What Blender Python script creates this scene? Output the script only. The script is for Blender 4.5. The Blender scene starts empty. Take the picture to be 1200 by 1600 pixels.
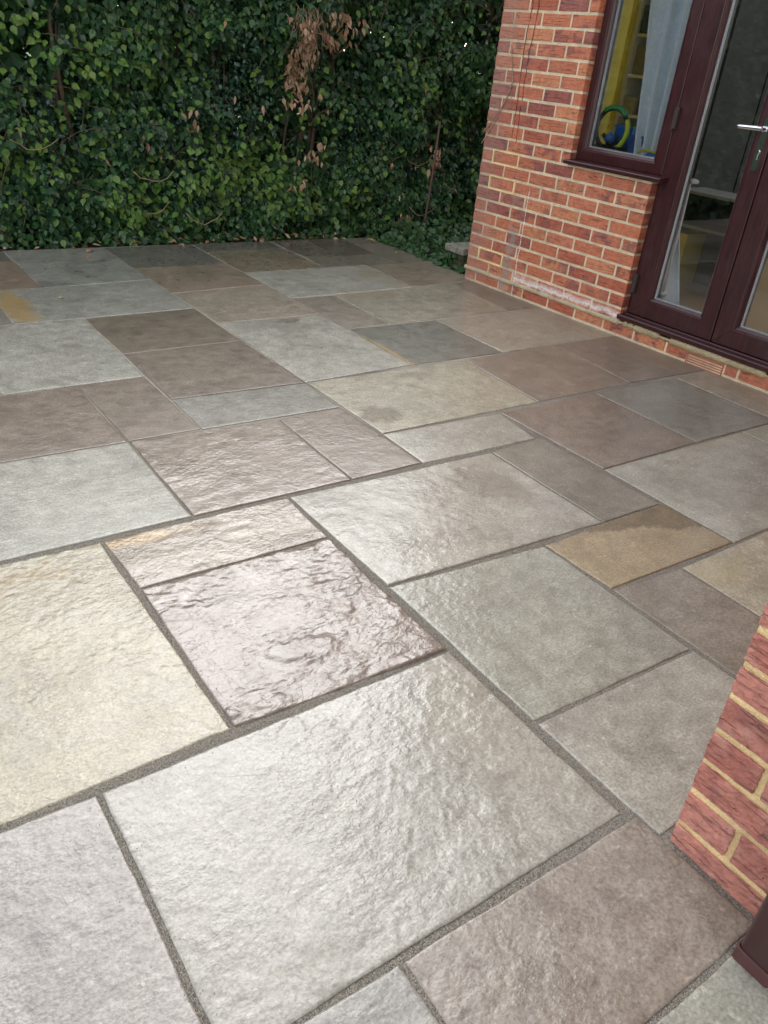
import bpy, bmesh, math, random
import numpy as np
from mathutils import Matrix, Vector

random.seed(11); rng = np.random.default_rng(11)
sc = bpy.context.scene
C = sc.collection

# ------------------------------------------------------------------ camera, sky, sun, exposure
F_PX = 1249.8628
def cam_rot(a, b, c):
    return Matrix.Rotation(a, 3, 'Z') @ Matrix.Rotation(b, 3, 'X') @ Matrix.Rotation(c, 3, 'Z')
cd = bpy.data.cameras.new('camera'); cam = bpy.data.objects.new('camera', cd); C.objects.link(cam)
cam.matrix_world = Matrix.Translation((-0.2717, -0.5759, 1.30)) @ cam_rot(-0.660590598, 1.055978118, 0.110924389).to_4x4()
cd.sensor_fit = 'HORIZONTAL'; cd.sensor_width = 36.0; cd.lens = F_PX / 1200 * 36
cd.clip_start = 0.02; cd.clip_end = 500
sc.camera = cam

SUN_EL, SUN_AZ = math.radians(41), math.radians(26)     # azimuth measured from +Y towards +X
w = bpy.data.worlds.new("World"); sc.world = w; w.use_nodes = True
nt = w.node_tree; nt.nodes.clear()
def wn(t): return nt.nodes.new(t)
sky = wn('ShaderNodeTexSky'); sky.sky_type = 'NISHITA'; sky.sun_disc = False
sky.sun_elevation = SUN_EL; sky.sun_rotation = SUN_AZ; sky.air_density = 1.0; sky.dust_density = 0.8; sky.ozone_density = 1.0
hs = wn('ShaderNodeHueSaturation'); hs.inputs['Saturation'].default_value = 0.20
tcw = wn('ShaderNodeTexCoord'); nzw = wn('ShaderNodeTexNoise'); nzw.inputs['Scale'].default_value = 2.2; nzw.inputs['Detail'].default_value = 5
mrw = wn('ShaderNodeMapRange'); mrw.inputs['From Min'].default_value = .35; mrw.inputs['From Max'].default_value = .68
mrw.inputs['To Min'].default_value = 1.0; mrw.inputs['To Max'].default_value = 1.9
mxw = wn('ShaderNodeMix'); mxw.data_type = 'RGBA'; mxw.blend_type = 'MULTIPLY'; mxw.inputs['Factor'].default_value = 1
bg = wn('ShaderNodeBackground'); bg.inputs['Strength'].default_value = 0.15
ow = wn('ShaderNodeOutputWorld')
nt.links.new(sky.outputs[0], hs.inputs['Color']); nt.links.new(tcw.outputs['Generated'], nzw.inputs['Vector'])
nt.links.new(nzw.outputs[0], mrw.inputs['Value']); nt.links.new(hs.outputs[0], mxw.inputs[6]); nt.links.new(mrw.outputs[0], mxw.inputs[7])
nt.links.new(mxw.outputs[2], bg.inputs['Color']); nt.links.new(bg.outputs[0], ow.inputs['Surface'])
sd = bpy.data.lights.new('sun', 'SUN'); sd.energy = 0.60; sd.angle = math.radians(44); sd.color = (1, .975, .93)
so = bpy.data.objects.new('sun', sd); C.objects.link(so)
sv = Vector((math.sin(SUN_AZ) * math.cos(SUN_EL), math.cos(SUN_AZ) * math.cos(SUN_EL), math.sin(SUN_EL)))
so.rotation_euler = (-sv).to_track_quat('-Z', 'Y').to_euler()
sc.view_settings.view_transform = 'Standard'; sc.view_settings.look = 'None'
sc.cycles.use_denoising = True
sc.view_settings.exposure = 1.25; sc.view_settings.gamma = 1

# ------------------------------------------------------------------ helpers
def thing(name, label, cat, loc=(0, 0, 0), group=None, kind=None):
    o = bpy.data.objects.new(name, None); C.objects.link(o); o.location = loc; o.empty_display_size = .1
    tag(o, label, cat, group, kind); return o
def tag(o, label=None, cat=None, group=None, kind=None):
    if label: o['label'] = label
    if cat: o['category'] = cat
    if group: o['group'] = group
    if kind: o['kind'] = kind
    return o
class MB:
    def __init__(s): s.v = []; s.f = []; s.m = []; s.off = 0
    def add(s, V, Fc, mat=0):
        V = np.asarray(V, float).reshape(-1, 3); s.v.append(V)
        s.f += [tuple(i + s.off for i in f) for f in Fc]; s.m += [mat] * len(Fc); s.off += len(V)
    def box(s, a, b, mat=0, M=None):
        x0, y0, z0 = a; x1, y1, z1 = b
        V = np.array([(x0,y0,z0),(x1,y0,z0),(x1,y1,z0),(x0,y1,z0),(x0,y0,z1),(x1,y0,z1),(x1,y1,z1),(x0,y1,z1)], float)
        if M is not None: V = M(V)
        s.add(V, [(0,3,2,1),(4,5,6,7),(0,1,5,4),(1,2,6,5),(2,3,7,6),(3,0,4,7)], mat)
    def tube(s, pts, rad, n=8, mat=0, caps=True):
        pts = [np.array(p, float) for p in pts]; rad = rad if hasattr(rad, '__len__') else [rad] * len(pts)
        V = []; F = []
        prev = None
        for i, p in enumerate(pts):
            t = pts[min(i+1, len(pts)-1)] - pts[max(i-1, 0)]; t /= (np.linalg.norm(t) + 1e-9)
            if prev is None:
                a = np.array((0, 0, 1.)) if abs(t[2]) < .9 else np.array((1., 0, 0))
            else: a = prev
            u = a - t * (a @ t); u /= np.linalg.norm(u); prev = u; v = np.cross(t, u)
            for k in range(n):
                an = 2 * math.pi * k / n; V.append(p + rad[i] * (math.cos(an) * u + math.sin(an) * v))
        for i in range(len(pts) - 1):
            for k in range(n):
                F.append((i*n+k, i*n+(k+1) % n, (i+1)*n+(k+1) % n, (i+1)*n+k))
        if caps: F.append(tuple(range(n-1, -1, -1))); F.append(tuple((len(pts)-1)*n + k for k in range(n)))
        s.add(V, F, mat)
    def build(s, name, mats, parent=None, smooth=False, loc=(0, 0, 0)):
        V = np.concatenate(s.v) - np.array(loc)
        me = bpy.data.meshes.new(name)
        me.vertices.add(len(V)); me.vertices.foreach_set('co', V.astype(np.float32).ravel())
        ln = np.array([len(f) for f in s.f], np.int32); st = np.concatenate([[0], np.cumsum(ln)[:-1]]).astype(np.int32)
        me.loops.add(int(ln.sum())); me.loops.foreach_set('vertex_index', np.fromiter((i for f in s.f for i in f), np.int32))
        me.polygons.add(len(ln)); me.polygons.foreach_set('loop_start', st); me.polygons.foreach_set('loop_total', ln)
        for m in (mats if isinstance(mats, (list, tuple)) else [mats]): me.materials.append(m)
        me.polygons.foreach_set('material_index', np.array(s.m, np.int32))
        me.polygons.foreach_set('use_smooth', np.full(len(ln), smooth))
        me.update(calc_edges=True); me.validate()
        o = bpy.data.objects.new(name, me); C.objects.link(o); o.location = loc
        if parent:
            o.parent = parent; o.matrix_parent_inverse = Matrix.Translation(-Vector(world_loc(parent)))
        return o
def world_loc(o):
    l = Vector(o.location)
    return l if not o.parent else l          # children keep world coordinates through the parent inverse

# value noise in numpy
_tab = np.random.default_rng(5).random((256, 256))
def vn(x, y, seed=0):
    x = x + seed * 17.31; y = y + seed * 9.77
    xi = np.floor(x).astype(int); yi = np.floor(y).astype(int); fx = x - xi; fy = y - yi
    fx = fx*fx*fx*(fx*(fx*6-15)+10); fy = fy*fy*fy*(fy*(fy*6-15)+10)
    g = lambda a, b: _tab[a & 255, b & 255]
    return (g(xi, yi)*(1-fx) + g(xi+1, yi)*fx)*(1-fy) + (g(xi, yi+1)*(1-fx) + g(xi+1, yi+1)*fx)*fy
def fbm(x, y, sc_, oct_=4, seed=0, r=.5):
    o = np.zeros_like(x, dtype=float); a = 1; t = 0
    for k in range(oct_):
        o += a * vn(x*sc_, y*sc_, seed + k*3); t += a; a *= r; sc_ *= 2.03
    return o / t

# ------------------------------------------------------------------ materials
class NT:
    def __init__(s, name):
        s.m = bpy.data.materials.new(name); s.m.use_nodes = True; s.t = s.m.node_tree; s.t.nodes.clear()
        s.out = s.n('ShaderNodeOutputMaterial'); s.p = s.n('ShaderNodeBsdfPrincipled'); s.l(s.p.outputs[0], s.out.inputs[0])
    def n(s, t, **k):
        q = s.t.nodes.new(t)
        for a, b in k.items(): setattr(q, a, b)
        return q
    def l(s, a, b): s.t.links.new(a, b)
    def put(s, v, sock):
        if hasattr(v, 'bl_idname') or hasattr(v, 'is_linked'): s.l(v, sock)
        else:
            if sock.type == 'RGBA' and hasattr(v, '__len__') and len(v) == 3: v = (*v, 1)
            sock.default_value = v
    def math(s, op, a, b=None, c=None, clamp=False):
        q = s.n('ShaderNodeMath', operation=op, use_clamp=clamp); s.put(a, q.inputs[0])
        if b is not None: s.put(b, q.inputs[1])
        if c is not None: s.put(c, q.inputs[2])
        return q.outputs[0]
    def vmath(s, op, a, b=None):
        q = s.n('ShaderNodeVectorMath', operation=op); s.put(a, q.inputs[0])
        if b is not None: s.put(b, q.inputs[1])
        return q.outputs['Value'] if op in ('LENGTH', 'DOT_PRODUCT', 'DISTANCE') else q.outputs[0]
    def noise(s, vec, scale, detail=4, rough=.5, dist=0, out=0):
        q = s.n('ShaderNodeTexNoise'); s.l(vec, q.inputs['Vector']); q.inputs['Scale'].default_value = scale
        q.inputs['Detail'].default_value = detail; q.inputs['Roughness'].default_value = rough; q.inputs['Distortion'].default_value = dist
        return q.outputs[out]
    def mr(s, v, a, b, c=0., d=1., smooth=False):
        q = s.n('ShaderNodeMapRange'); s.put(v, q.inputs['Value'])
        if smooth: q.interpolation_type = 'SMOOTHSTEP'
        for nme, x in zip(('From Min', 'From Max', 'To Min', 'To Max'), (a, b, c, d)): s.put(x, q.inputs[nme])
        return q.outputs[0]
    def mix(s, f, a, b, mode='MIX'):
        q = s.n('ShaderNodeMix', data_type='RGBA', blend_type=mode); s.put(f, q.inputs[0]); s.put(a, q.inputs[6]); s.put(b, q.inputs[7]); return q.outputs[2]
    def bump(s, h, dist, strength=1., normal=None):
        q = s.n('ShaderNodeBump'); s.l(h, q.inputs['Height']); q.inputs['Distance'].default_value = dist; q.inputs['Strength'].default_value = strength
        if normal is not None: s.l(normal, q.inputs['Normal'])
        return q.outputs[0]
    def obj(s): return s.n('ShaderNodeTexCoord').outputs['Object']
    def prop(s, name, out='Fac'):
        q = s.n('ShaderNodeAttribute', attribute_type='OBJECT', attribute_name=name); return q.outputs[out]
    def island(s):
        return s.n('ShaderNodeNewGeometry').outputs['Random Per Island']
    def set(s, **k):
        for a, b in k.items(): s.put(b, s.p.inputs[a.replace('_', ' ')])
        return s.m

def simple(name, col, rough=.5, var=.0, scale=20, bump=0, metal=0, **kw):
    m = NT(name); co = m.obj(); nz = m.noise(co, scale, 5, .6)
    f = m.mr(nz, .3, .7, 1 - var, 1 + var)
    c = m.mix(1., (*col, 1), m.vmath('MULTIPLY', m.n('ShaderNodeCombineXYZ').outputs[0], (1, 1, 1)), 'MIX') if False else None
    q = m.n('ShaderNodeMix', data_type='RGBA', blend_type='MULTIPLY'); q.inputs[0].default_value = 1; q.inputs[6].default_value = (*col, 1); m.l(f, q.inputs[7])
    m.set(Base_Color=q.outputs[2], Roughness=rough, Metallic=metal, **kw)
    if bump: m.l(m.bump(nz, bump), m.p.inputs['Normal'])
    return m.m

# --- riven sandstone: colours and wear come from properties on each slab
def slab_material():
    m = NT('riven_sandstone'); co = m.obj()
    rnd = m.n('ShaderNodeObjectInfo').outputs['Random']
    offn = m.n('ShaderNodeCombineXYZ'); m.l(m.math('MULTIPLY', rnd, 41.), offn.inputs[0]); m.l(m.math('MULTIPLY', rnd, 23.), offn.inputs[1]); m.l(m.math('MULTIPLY', rnd, 11.), offn.inputs[2])
    v = m.vmath('ADD', co, offn.outputs[0])
    t1 = m.prop('tint', 'Color'); t2 = m.prop('tint_b', 'Color'); st = m.prop('stain', 'Vector'); stc = m.prop('stain_colour', 'Color')
    # broad mottling between the two tones of the stone
    big = m.noise(v, 3.2, 6, .62, .6)
    col = m.mix(m.mr(big, .40, .66, smooth=True), t1, t2)
    med = m.noise(v, 17, 7, .68, .4)
    col = m.mix(m.mr(med, .30, .72, 0, 1), m.mix(1, col, (.74, .72, .69), 'MULTIPLY'), m.mix(1, col, (1.20, 1.20, 1.18), 'MULTIPLY'))
    fine = m.noise(v, 150, 2, .6)
    col = m.mix(1, col, m.mr(fine, .28, .72, .70, 1.30), 'MULTIPLY')
    # pale mineral flecks
    fl = m.mr(m.noise(v, 46, 3, .55), .655, .70)
    col = m.mix(m.math('MULTIPLY', fl, .6), col, m.mix(1, col, (1.6, 1.6, 1.62), 'MULTIPLY'))
    mpk = m.n('ShaderNodeMapping'); m.l(v, mpk.inputs[0]); mpk.inputs['Scale'].default_value = (3.5, 26, 1); mpk.inputs['Rotation'].default_value = (0, 0, .35)
    sk = m.mr(m.noise(mpk.outputs[0], 1.6, 5, .65, .5), .62, .70)
    col = m.mix(m.math('MULTIPLY', sk, .34), col, m.mix(1, col, (1.55, 1.52, 1.5), 'MULTIPLY'))
    # thin flake edges
    lay = m.noise(v, 6.5, 7, .62, .8)
    fr = m.math('FRACT', m.math('MULTIPLY', lay, 9.))
    edge = m.math('MULTIPLY', m.mr(fr, 0., .10, 1, 0), m.mr(m.noise(v, 10.7, 4, .6), .57, .64))
    rv = m.prop('riven')
    col = m.mix(m.math('MULTIPLY', edge, m.math('MULTIPLY', m.mr(rv, 0, 1.5, .15, .5), .6), clamp=True), col, m.mix(1, col, (.45, .38, .33), 'MULTIPLY'))
    fk = m.n('ShaderNodeAttribute', attribute_type='GEOMETRY', attribute_name='flake').outputs['Fac']
    col = m.mix(fk, col, m.mix(1, col, (.58, .54, .48), 'MULTIPLY'))
    # iron stain with its own shape: (x, y, radius), stretched by stain_stretch
    d = m.vmath('SUBTRACT', co, st); sx = m.n('ShaderNodeSeparateXYZ'); m.l(d, sx.inputs[0])
    strn = m.n('ShaderNodeSeparateXYZ'); m.l(m.prop('stain_size', 'Vector'), strn.inputs[0])
    dx = m.math('DIVIDE', sx.outputs[0], strn.outputs[0]); dy = m.math('DIVIDE', sx.outputs[1], strn.outputs[1])
    rr = m.math('SQRT', m.math('ADD', m.math('MULTIPLY', dx, dx), m.math('MULTIPLY', dy, dy)))
    rr = m.math('ADD', rr, m.math('MULTIPLY', m.math('SUBTRACT', m.noise(v, 9, 9, .72), .5), 3.2))
    col = m.mix(m.math('MULTIPLY', m.mr(rr, .55, 1.2, 1, 0), strn.outputs[2]), col, m.mix(m.mr(fine, .3, .7, .0, .35), stc, col))
    # surface
    wet = m.prop('wet')
    rough = m.math('ADD', m.mr(med, .3, .7, -.05, .13), m.mr(wet, 0, 1, .42, .22))
    h1 = m.math('MULTIPLY', fine, .03)
    mpv = m.n('ShaderNodeMapping'); m.l(v, mpv.inputs[0]); mpv.inputs['Scale'].default_value = (.85, 1.12, 1); mpv.inputs['Rotation'].default_value = (0, 0, -.5)
    v2 = mpv.outputs[0]
    calm = m.mr(m.noise(v, 3.7, 4, .6), .36, .64, .30, 1.3)
    h2 = m.math('MULTIPLY', m.math('MULTIPLY', m.noise(v2, 62, 2.6, .62, .1), calm), m.mr(rv, 0, 1.5, .95, 2.1))
    h3 = m.math('MULTIPLY', m.math('ADD', m.math('FLOOR', m.math('MULTIPLY', lay, 9.)), m.mr(fr, 0, .10)), m.mr(rv, 0, 1.5, .04, .20))
    h4 = m.math('MULTIPLY', m.math('MULTIPLY', m.noise(v2, 15, 2, .5), calm), m.mr(rv, 0, 1.5, .15, .6))
    h = m.math('ADD', m.math('ADD', h1, h2), m.math('ADD', h3, h4))
    m.set(Base_Color=col, Roughness=rough, IOR=1.47, Normal=m.bump(h, .00115))
    m.l(m.math('MULTIPLY', m.mr(wet, 0, 1, .16, 1.), m.mr(m.noise(v, 9, 6, .7), .35, .6, .7, 1.)), m.p.inputs['Coat Weight']); m.p.inputs['Coat Roughness'].default_value = .20
    m.l(m.bump(h, .00115), m.p.inputs['Coat Normal'])
    return m.m

def joint_material():
    m = NT('gritty_jointing'); co = m.obj()
    vo = m.n('ShaderNodeTexVoronoi'); m.l(co, vo.inputs['Vector']); vo.inputs['Scale'].default_value = 520
    c1 = m.mix(m.mr(vo.outputs['Color'], .1, .9), (.085, .076, .063), (.37, .335, .27))
    sp = m.n('ShaderNodeSeparateXYZ'); m.l(co, sp.inputs[0])
    dry = m.math('MULTIPLY', m.mr(m.noise(co, 1.4, 2), .36, .50), m.mr(sp.outputs[1], 1.5, 2.2))
    c = m.mix(dry, c1, m.mix(.35, (.50, .46, .38), c1))
    h = m.math('ADD', m.math('MULTIPLY', vo.outputs['Distance'], -1.), m.noise(co, 90, 4))
    m.set(Base_Color=c, Roughness=.8, Normal=m.bump(h, .003)); return m.m

def brick_material(name, near=False, stains=False, base=((.52, .170, .088), (.43, .120, .066), (.56, .22, .11)), purple=(.20, .075, .08)):
    m = NT(name); co = m.obj(); isl = m.island()
    offn = m.n('ShaderNodeCombineXYZ'); m.l(m.math('MULTIPLY', isl, 31.), offn.inputs[0]); m.l(m.math('MULTIPLY', isl, 57.), offn.inputs[2])
    v = m.vmath('ADD', co, offn.outputs[0])
    r = m.n('ShaderNodeValToRGB'); m.l(isl, r.inputs[0]); e = r.color_ramp.elements; r.color_ramp.interpolation = 'CONSTANT'
    e[0].position = 0; e[0].color = (*base[0], 1); e[1].position = .36; e[1].color = (*base[1], 1)
    for p_, c_ in ((.55, base[2]), (.72, [a*.9 for a in base[0]]), (.86, [.5*(a+b) for a, b in zip(base[1], purple)])):
        q = e.new(p_); q.color = (*c_, 1)
    i2 = m.math('FRACT', m.math('MULTIPLY', isl, 91.7))
    pt = m.mr(m.noise(v, 11, 4, .6, .5), .46, .58, smooth=True)
    col = m.mix(m.math('MULTIPLY', pt, m.mr(i2, .25, .75, 0, .7)), r.outputs[0], purple)
    col = m.mix(1, col, m.mr(m.noise(v, 38, 5, .7), .3, .7, .72, 1.28), 'MULTIPLY')
    # rustic drag marks along the brick
    mp = m.n('ShaderNodeMapping'); m.l(v, mp.inputs[0]); mp.inputs['Scale'].default_value = (6, 6, 105) if near else (6, 6, 95)
    cr = m.noise(mp.outputs[0], 1.5, 4, .6, .35)
    groove = m.mr(cr, .58, .63)
    pit = m.mr(m.noise(v, 90, 3, .6), .68, .71)
    col = m.mix(m.math('MULTIPLY', groove, .20 if near else .42), col, m.mix(1, col, (.38, .33, .36), 'MULTIPLY'))
    col = m.mix(m.math('MULTIPLY', pit, .7), col, (.05, .03, .03))
    # pale lime bloom
    bl = m.math('MULTIPLY', m.mr(m.noise(co, 7 if near else 4, 6, .7), .50, .72), m.mr(cr, .3, .6, 1, .25))
    col = m.mix(m.math('MULTIPLY', bl, .70 if near else .35), col, (.66, .42, .35))
    if stains: col = wall_stains(m, co, col)
    h = m.math('ADD', m.math('MULTIPLY', groove, -1.1), m.math('ADD', m.math('ADD', m.math('MULTIPLY', m.noise(v, 60, 5, .65), .5), m.math('MULTIPLY', m.noise(v, 26, 3, .6), .7)), m.math('MULTIPLY', pit, -.6)))
    m.set(Base_Color=col, Roughness=.72, Normal=m.bump(h, .0035 if near else .003)); return m.m
def wall_stains(m, co, col):
    # object x runs along the wall, z is height: a lime run, efflorescence above the ledge, a cement smear, creeper traces
    sp = m.n('ShaderNodeSeparateXYZ'); m.l(co, sp.inputs[0]); s, z = sp.outputs[0], sp.outputs[2]
    nz = m.noise(co, 14, 5, .7); nf = m.noise(co, 60, 4, .7)
    wob = m.math('ADD', s, m.math('MULTIPLY', m.math('SUBTRACT', nz, .5), .03))
    run = m.math('MULTIPLY', m.mr(m.math('ABSOLUTE', m.math('SUBTRACT', wob, .475)), .0015, .004, 1, 0), m.math('MULTIPLY', m.mr(z, .64, .68, 1, 0), m.mr(nf, .38, .48)))
    zz = m.math('ADD', z, m.math('MULTIPLY', m.math('SUBTRACT', nz, .5), .07))
    eff = m.math('MULTIPLY', m.math('MULTIPLY', m.mr(zz, .095, .112), m.mr(zz, .118, .15, 1, 0)), m.math('MULTIPLY', m.mr(s, .45, .48), m.mr(s, 1.36, 1.34)))
    eff = m.math('MULTIPLY', eff, m.mr(nf, .3, .5))
    col = m.mix(m.math('MAXIMUM', run, m.math('MULTIPLY', eff, .85)), col, (.86, .84, .81))
    sm = m.math('MULTIPLY', m.mr(m.math('ABSOLUTE', m.math('SUBTRACT', m.math('ADD', s, m.math('MULTIPLY', m.math('SUBTRACT', nz, .5), .16)), .39)), .03, .06, 1, 0), m.math('MULTIPLY', m.mr(z, .62, .66, 1, 0), m.mr(m.noise(co, 9, 4), .44, .56)))
    col = m.mix(m.math('MULTIPLY', sm, .62), col, (.33, .29, .25))
    ed = m.math('MULTIPLY', m.mr(m.math('ADD', s, m.math('MULTIPLY', m.math('SUBTRACT', nz, .5), .2)), .10, .26, 1, 0), .42)
    return m.mix(ed, col, (.34, .22, .18))
def mortar_material(name, col, stains=False, bump=.002):
    m = NT(name); co = m.obj()
    c = m.mix(1, (*col, 1), m.mr(m.noise(co, 11, 6, .65), .3, .7, .72, 1.2), 'MULTIPLY')
    g = m.noise(co, 240, 3, .6); c = m.mix(1, c, m.mr(g, .3, .7, .8, 1.2), 'MULTIPLY')
    if stains: c = wall_stains(m, co, c)
    m.set(Base_Color=c, Roughness=.9, Normal=m.bump(m.math('ADD', g, m.math('MULTIPLY', m.noise(co, 40, 4), 2.)), bump)); return m.m
def leaf_material(name, cols, gloss=.42, trans=.25, spots=False):
    m = NT(name); isl = m.island(); co = m.obj()
    r = m.n('ShaderNodeValToRGB'); e = r.color_ramp.elements
    big = m.noise(co, 1.7, 3, .6)
    key = m.math('ADD', m.math('MULTIPLY', isl, .62), m.math('MULTIPLY', m.mr(big, .3, .7), .38))
    m.l(key, r.inputs[0])
    e[0].position = 0; e[0].color = (*cols[0], 1); e[1].position = 1; e[1].color = (*cols[-1], 1)
    for i, c_ in enumerate(cols[1:-1]): q = e.new((i+1)/(len(cols)-1)); q.color = (*c_, 1)
    col = m.mix(1, r.outputs[0], m.mr(m.noise(co, 55, 2), .3, .7, .8, 1.2), 'MULTIPLY')
    m.set(Base_Color=col, Roughness=gloss, IOR=1.42)
    tr = m.n('ShaderNodeBsdfTranslucent'); m.l(m.mix(1, col, (1.3, 1.5, .6), 'MULTIPLY'), tr.inputs[0])
    mx = m.n('ShaderNodeMixShader'); mx.inputs[0].default_value = trans; m.l(m.p.outputs[0], mx.inputs[1]); m.l(tr.outputs[0], mx.inputs[2]); m.l(mx.outputs[0], m.out.inputs[0])
    return m.m
def rosewood():
    m = NT('rosewood_upvc'); co = m.obj()
    mp = m.n('ShaderNodeMapping'); m.l(co, mp.inputs[0]); mp.inputs['Scale'].default_value = (40, 40, 3.5)
    g = m.noise(mp.outputs[0], 2.2, 6, .7, .7)
    c = m.mix(m.mr(g, .35, .68), (.024, .0062, .0085), (.064, .015, .017))
    sm = m.noise(co, 5, 5, .7)
    c = m.mix(m.mr(sm, .5, .8, 0, .10), c, (.20, .13, .12))
    m.set(Base_Color=c, Roughness=m.mr(sm, .3, .7, .27, .42), Normal=m.bump(g, .0004)); return m.m
def glass():
    m = NT('window_glass'); m.t.nodes.remove(m.p)
    fr = m.n('ShaderNodeFresnel'); fr.inputs[0].default_value = 1.5
    tr = m.n('ShaderNodeBsdfTransparent'); tr.inputs[0].default_value = (.94, .94, .94, 1); gl = m.n('ShaderNodeBsdfGlossy'); gl.inputs['Roughness'].default_value = .01
    mx = m.n('ShaderNodeMixShader'); m.l(fr.outputs[0], mx.inputs[0]); m.l(tr.outputs[0], mx.inputs[1]); m.l(gl.outputs[0], mx.inputs[2]); m.l(mx.outputs[0], m.out.inputs[0])
    return m.m

M_SLAB = slab_material(); M_JOINT = joint_material()
M_BRICK = brick_material('orange_red_brick', stains=True)
M_BRICKN = brick_material('rustic_red_brick', near=True, base=((.42, .155, .115), (.36, .125, .095), (.46, .185, .14)), purple=(.26, .095, .085))
M_MORT = mortar_material('cream_mortar', (.70, .58, .40), stains=True)
M_MORTN = mortar_material('sand_mortar', (.72, .52, .27))
M_MORTY = mortar_material('bright_sand_mortar', (.85, .66, .34))
M_ROSE = rosewood(); M_GLASS = glass()
M_WHITE = simple('white_plastic', (.62, .62, .60), .4)
M_SPACER = simple('spacer_bar', (.55, .57, .60), .35)
M_CHROME = simple('chrome', (.75, .75, .78), .12, metal=1)
M_HINGE = simple('brown_hinge_cover', (.050, .036, .034), .40, .1)
M_SOIL = simple('dark_soil', (.030, .022, .014), .95, .5, 12, .02)
M_GRASS = simple('lawn', (.06, .11, .025), .9, .4, 8, .02)

# ------------------------------------------------------------------ ground
def sheet(name, a, b, z, mat, kind='structure', n=1, lab=None):
    mb = MB(); xs = np.linspace(a[0], b[0], n+1); ys = np.linspace(a[1], b[1], n+1)
    V = [(x, y, z) for y in ys for x in xs]
    mb.add(V, [(j*(n+1)+i, j*(n+1)+i+1, (j+1)*(n+1)+i+1, (j+1)*(n+1)+i) for j in range(n) for i in range(n)])
    return tag(mb.build(name, mat), lab, None, None, kind)
sheet('ground', (-150, -150), (150, 150), -.09, M_GRASS)
# soil bed under the hedge, gently uneven
mb = MB(); n = 90; xs = np.linspace(-8, 9, n); ys = np.linspace(4.9, 6.6, 16); X, Y = np.meshgrid(xs, ys)
Z = -.045 + .05 * fbm(X, Y, 2.5, 4, 3)
mb.add(np.stack([X, Y, Z], -1), [(j*n+i, j*n+i+1, (j+1)*n+i+1, (j+1)*n+i) for j in range(15) for i in range(n-1)])
tag(mb.build('soil_bed', M_SOIL, smooth=True), kind='structure')
mb = MB(); n = 40; xs = np.linspace(3.6, 9, n); ys = np.linspace(3.6, 4.95, 16); X, Y = np.meshgrid(xs, ys)
Z = -.05 + .04 * fbm(X, Y, 2.5, 4, 8)
mb.add(np.stack([X, Y, Z], -1), [(j*n+i, j*n+i+1, (j+1)*n+i+1, (j+1)*n+i) for j in range(15) for i in range(n-1)])
tag(mb.build('side_soil', M_SOIL, smooth=True), kind='structure')

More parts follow.
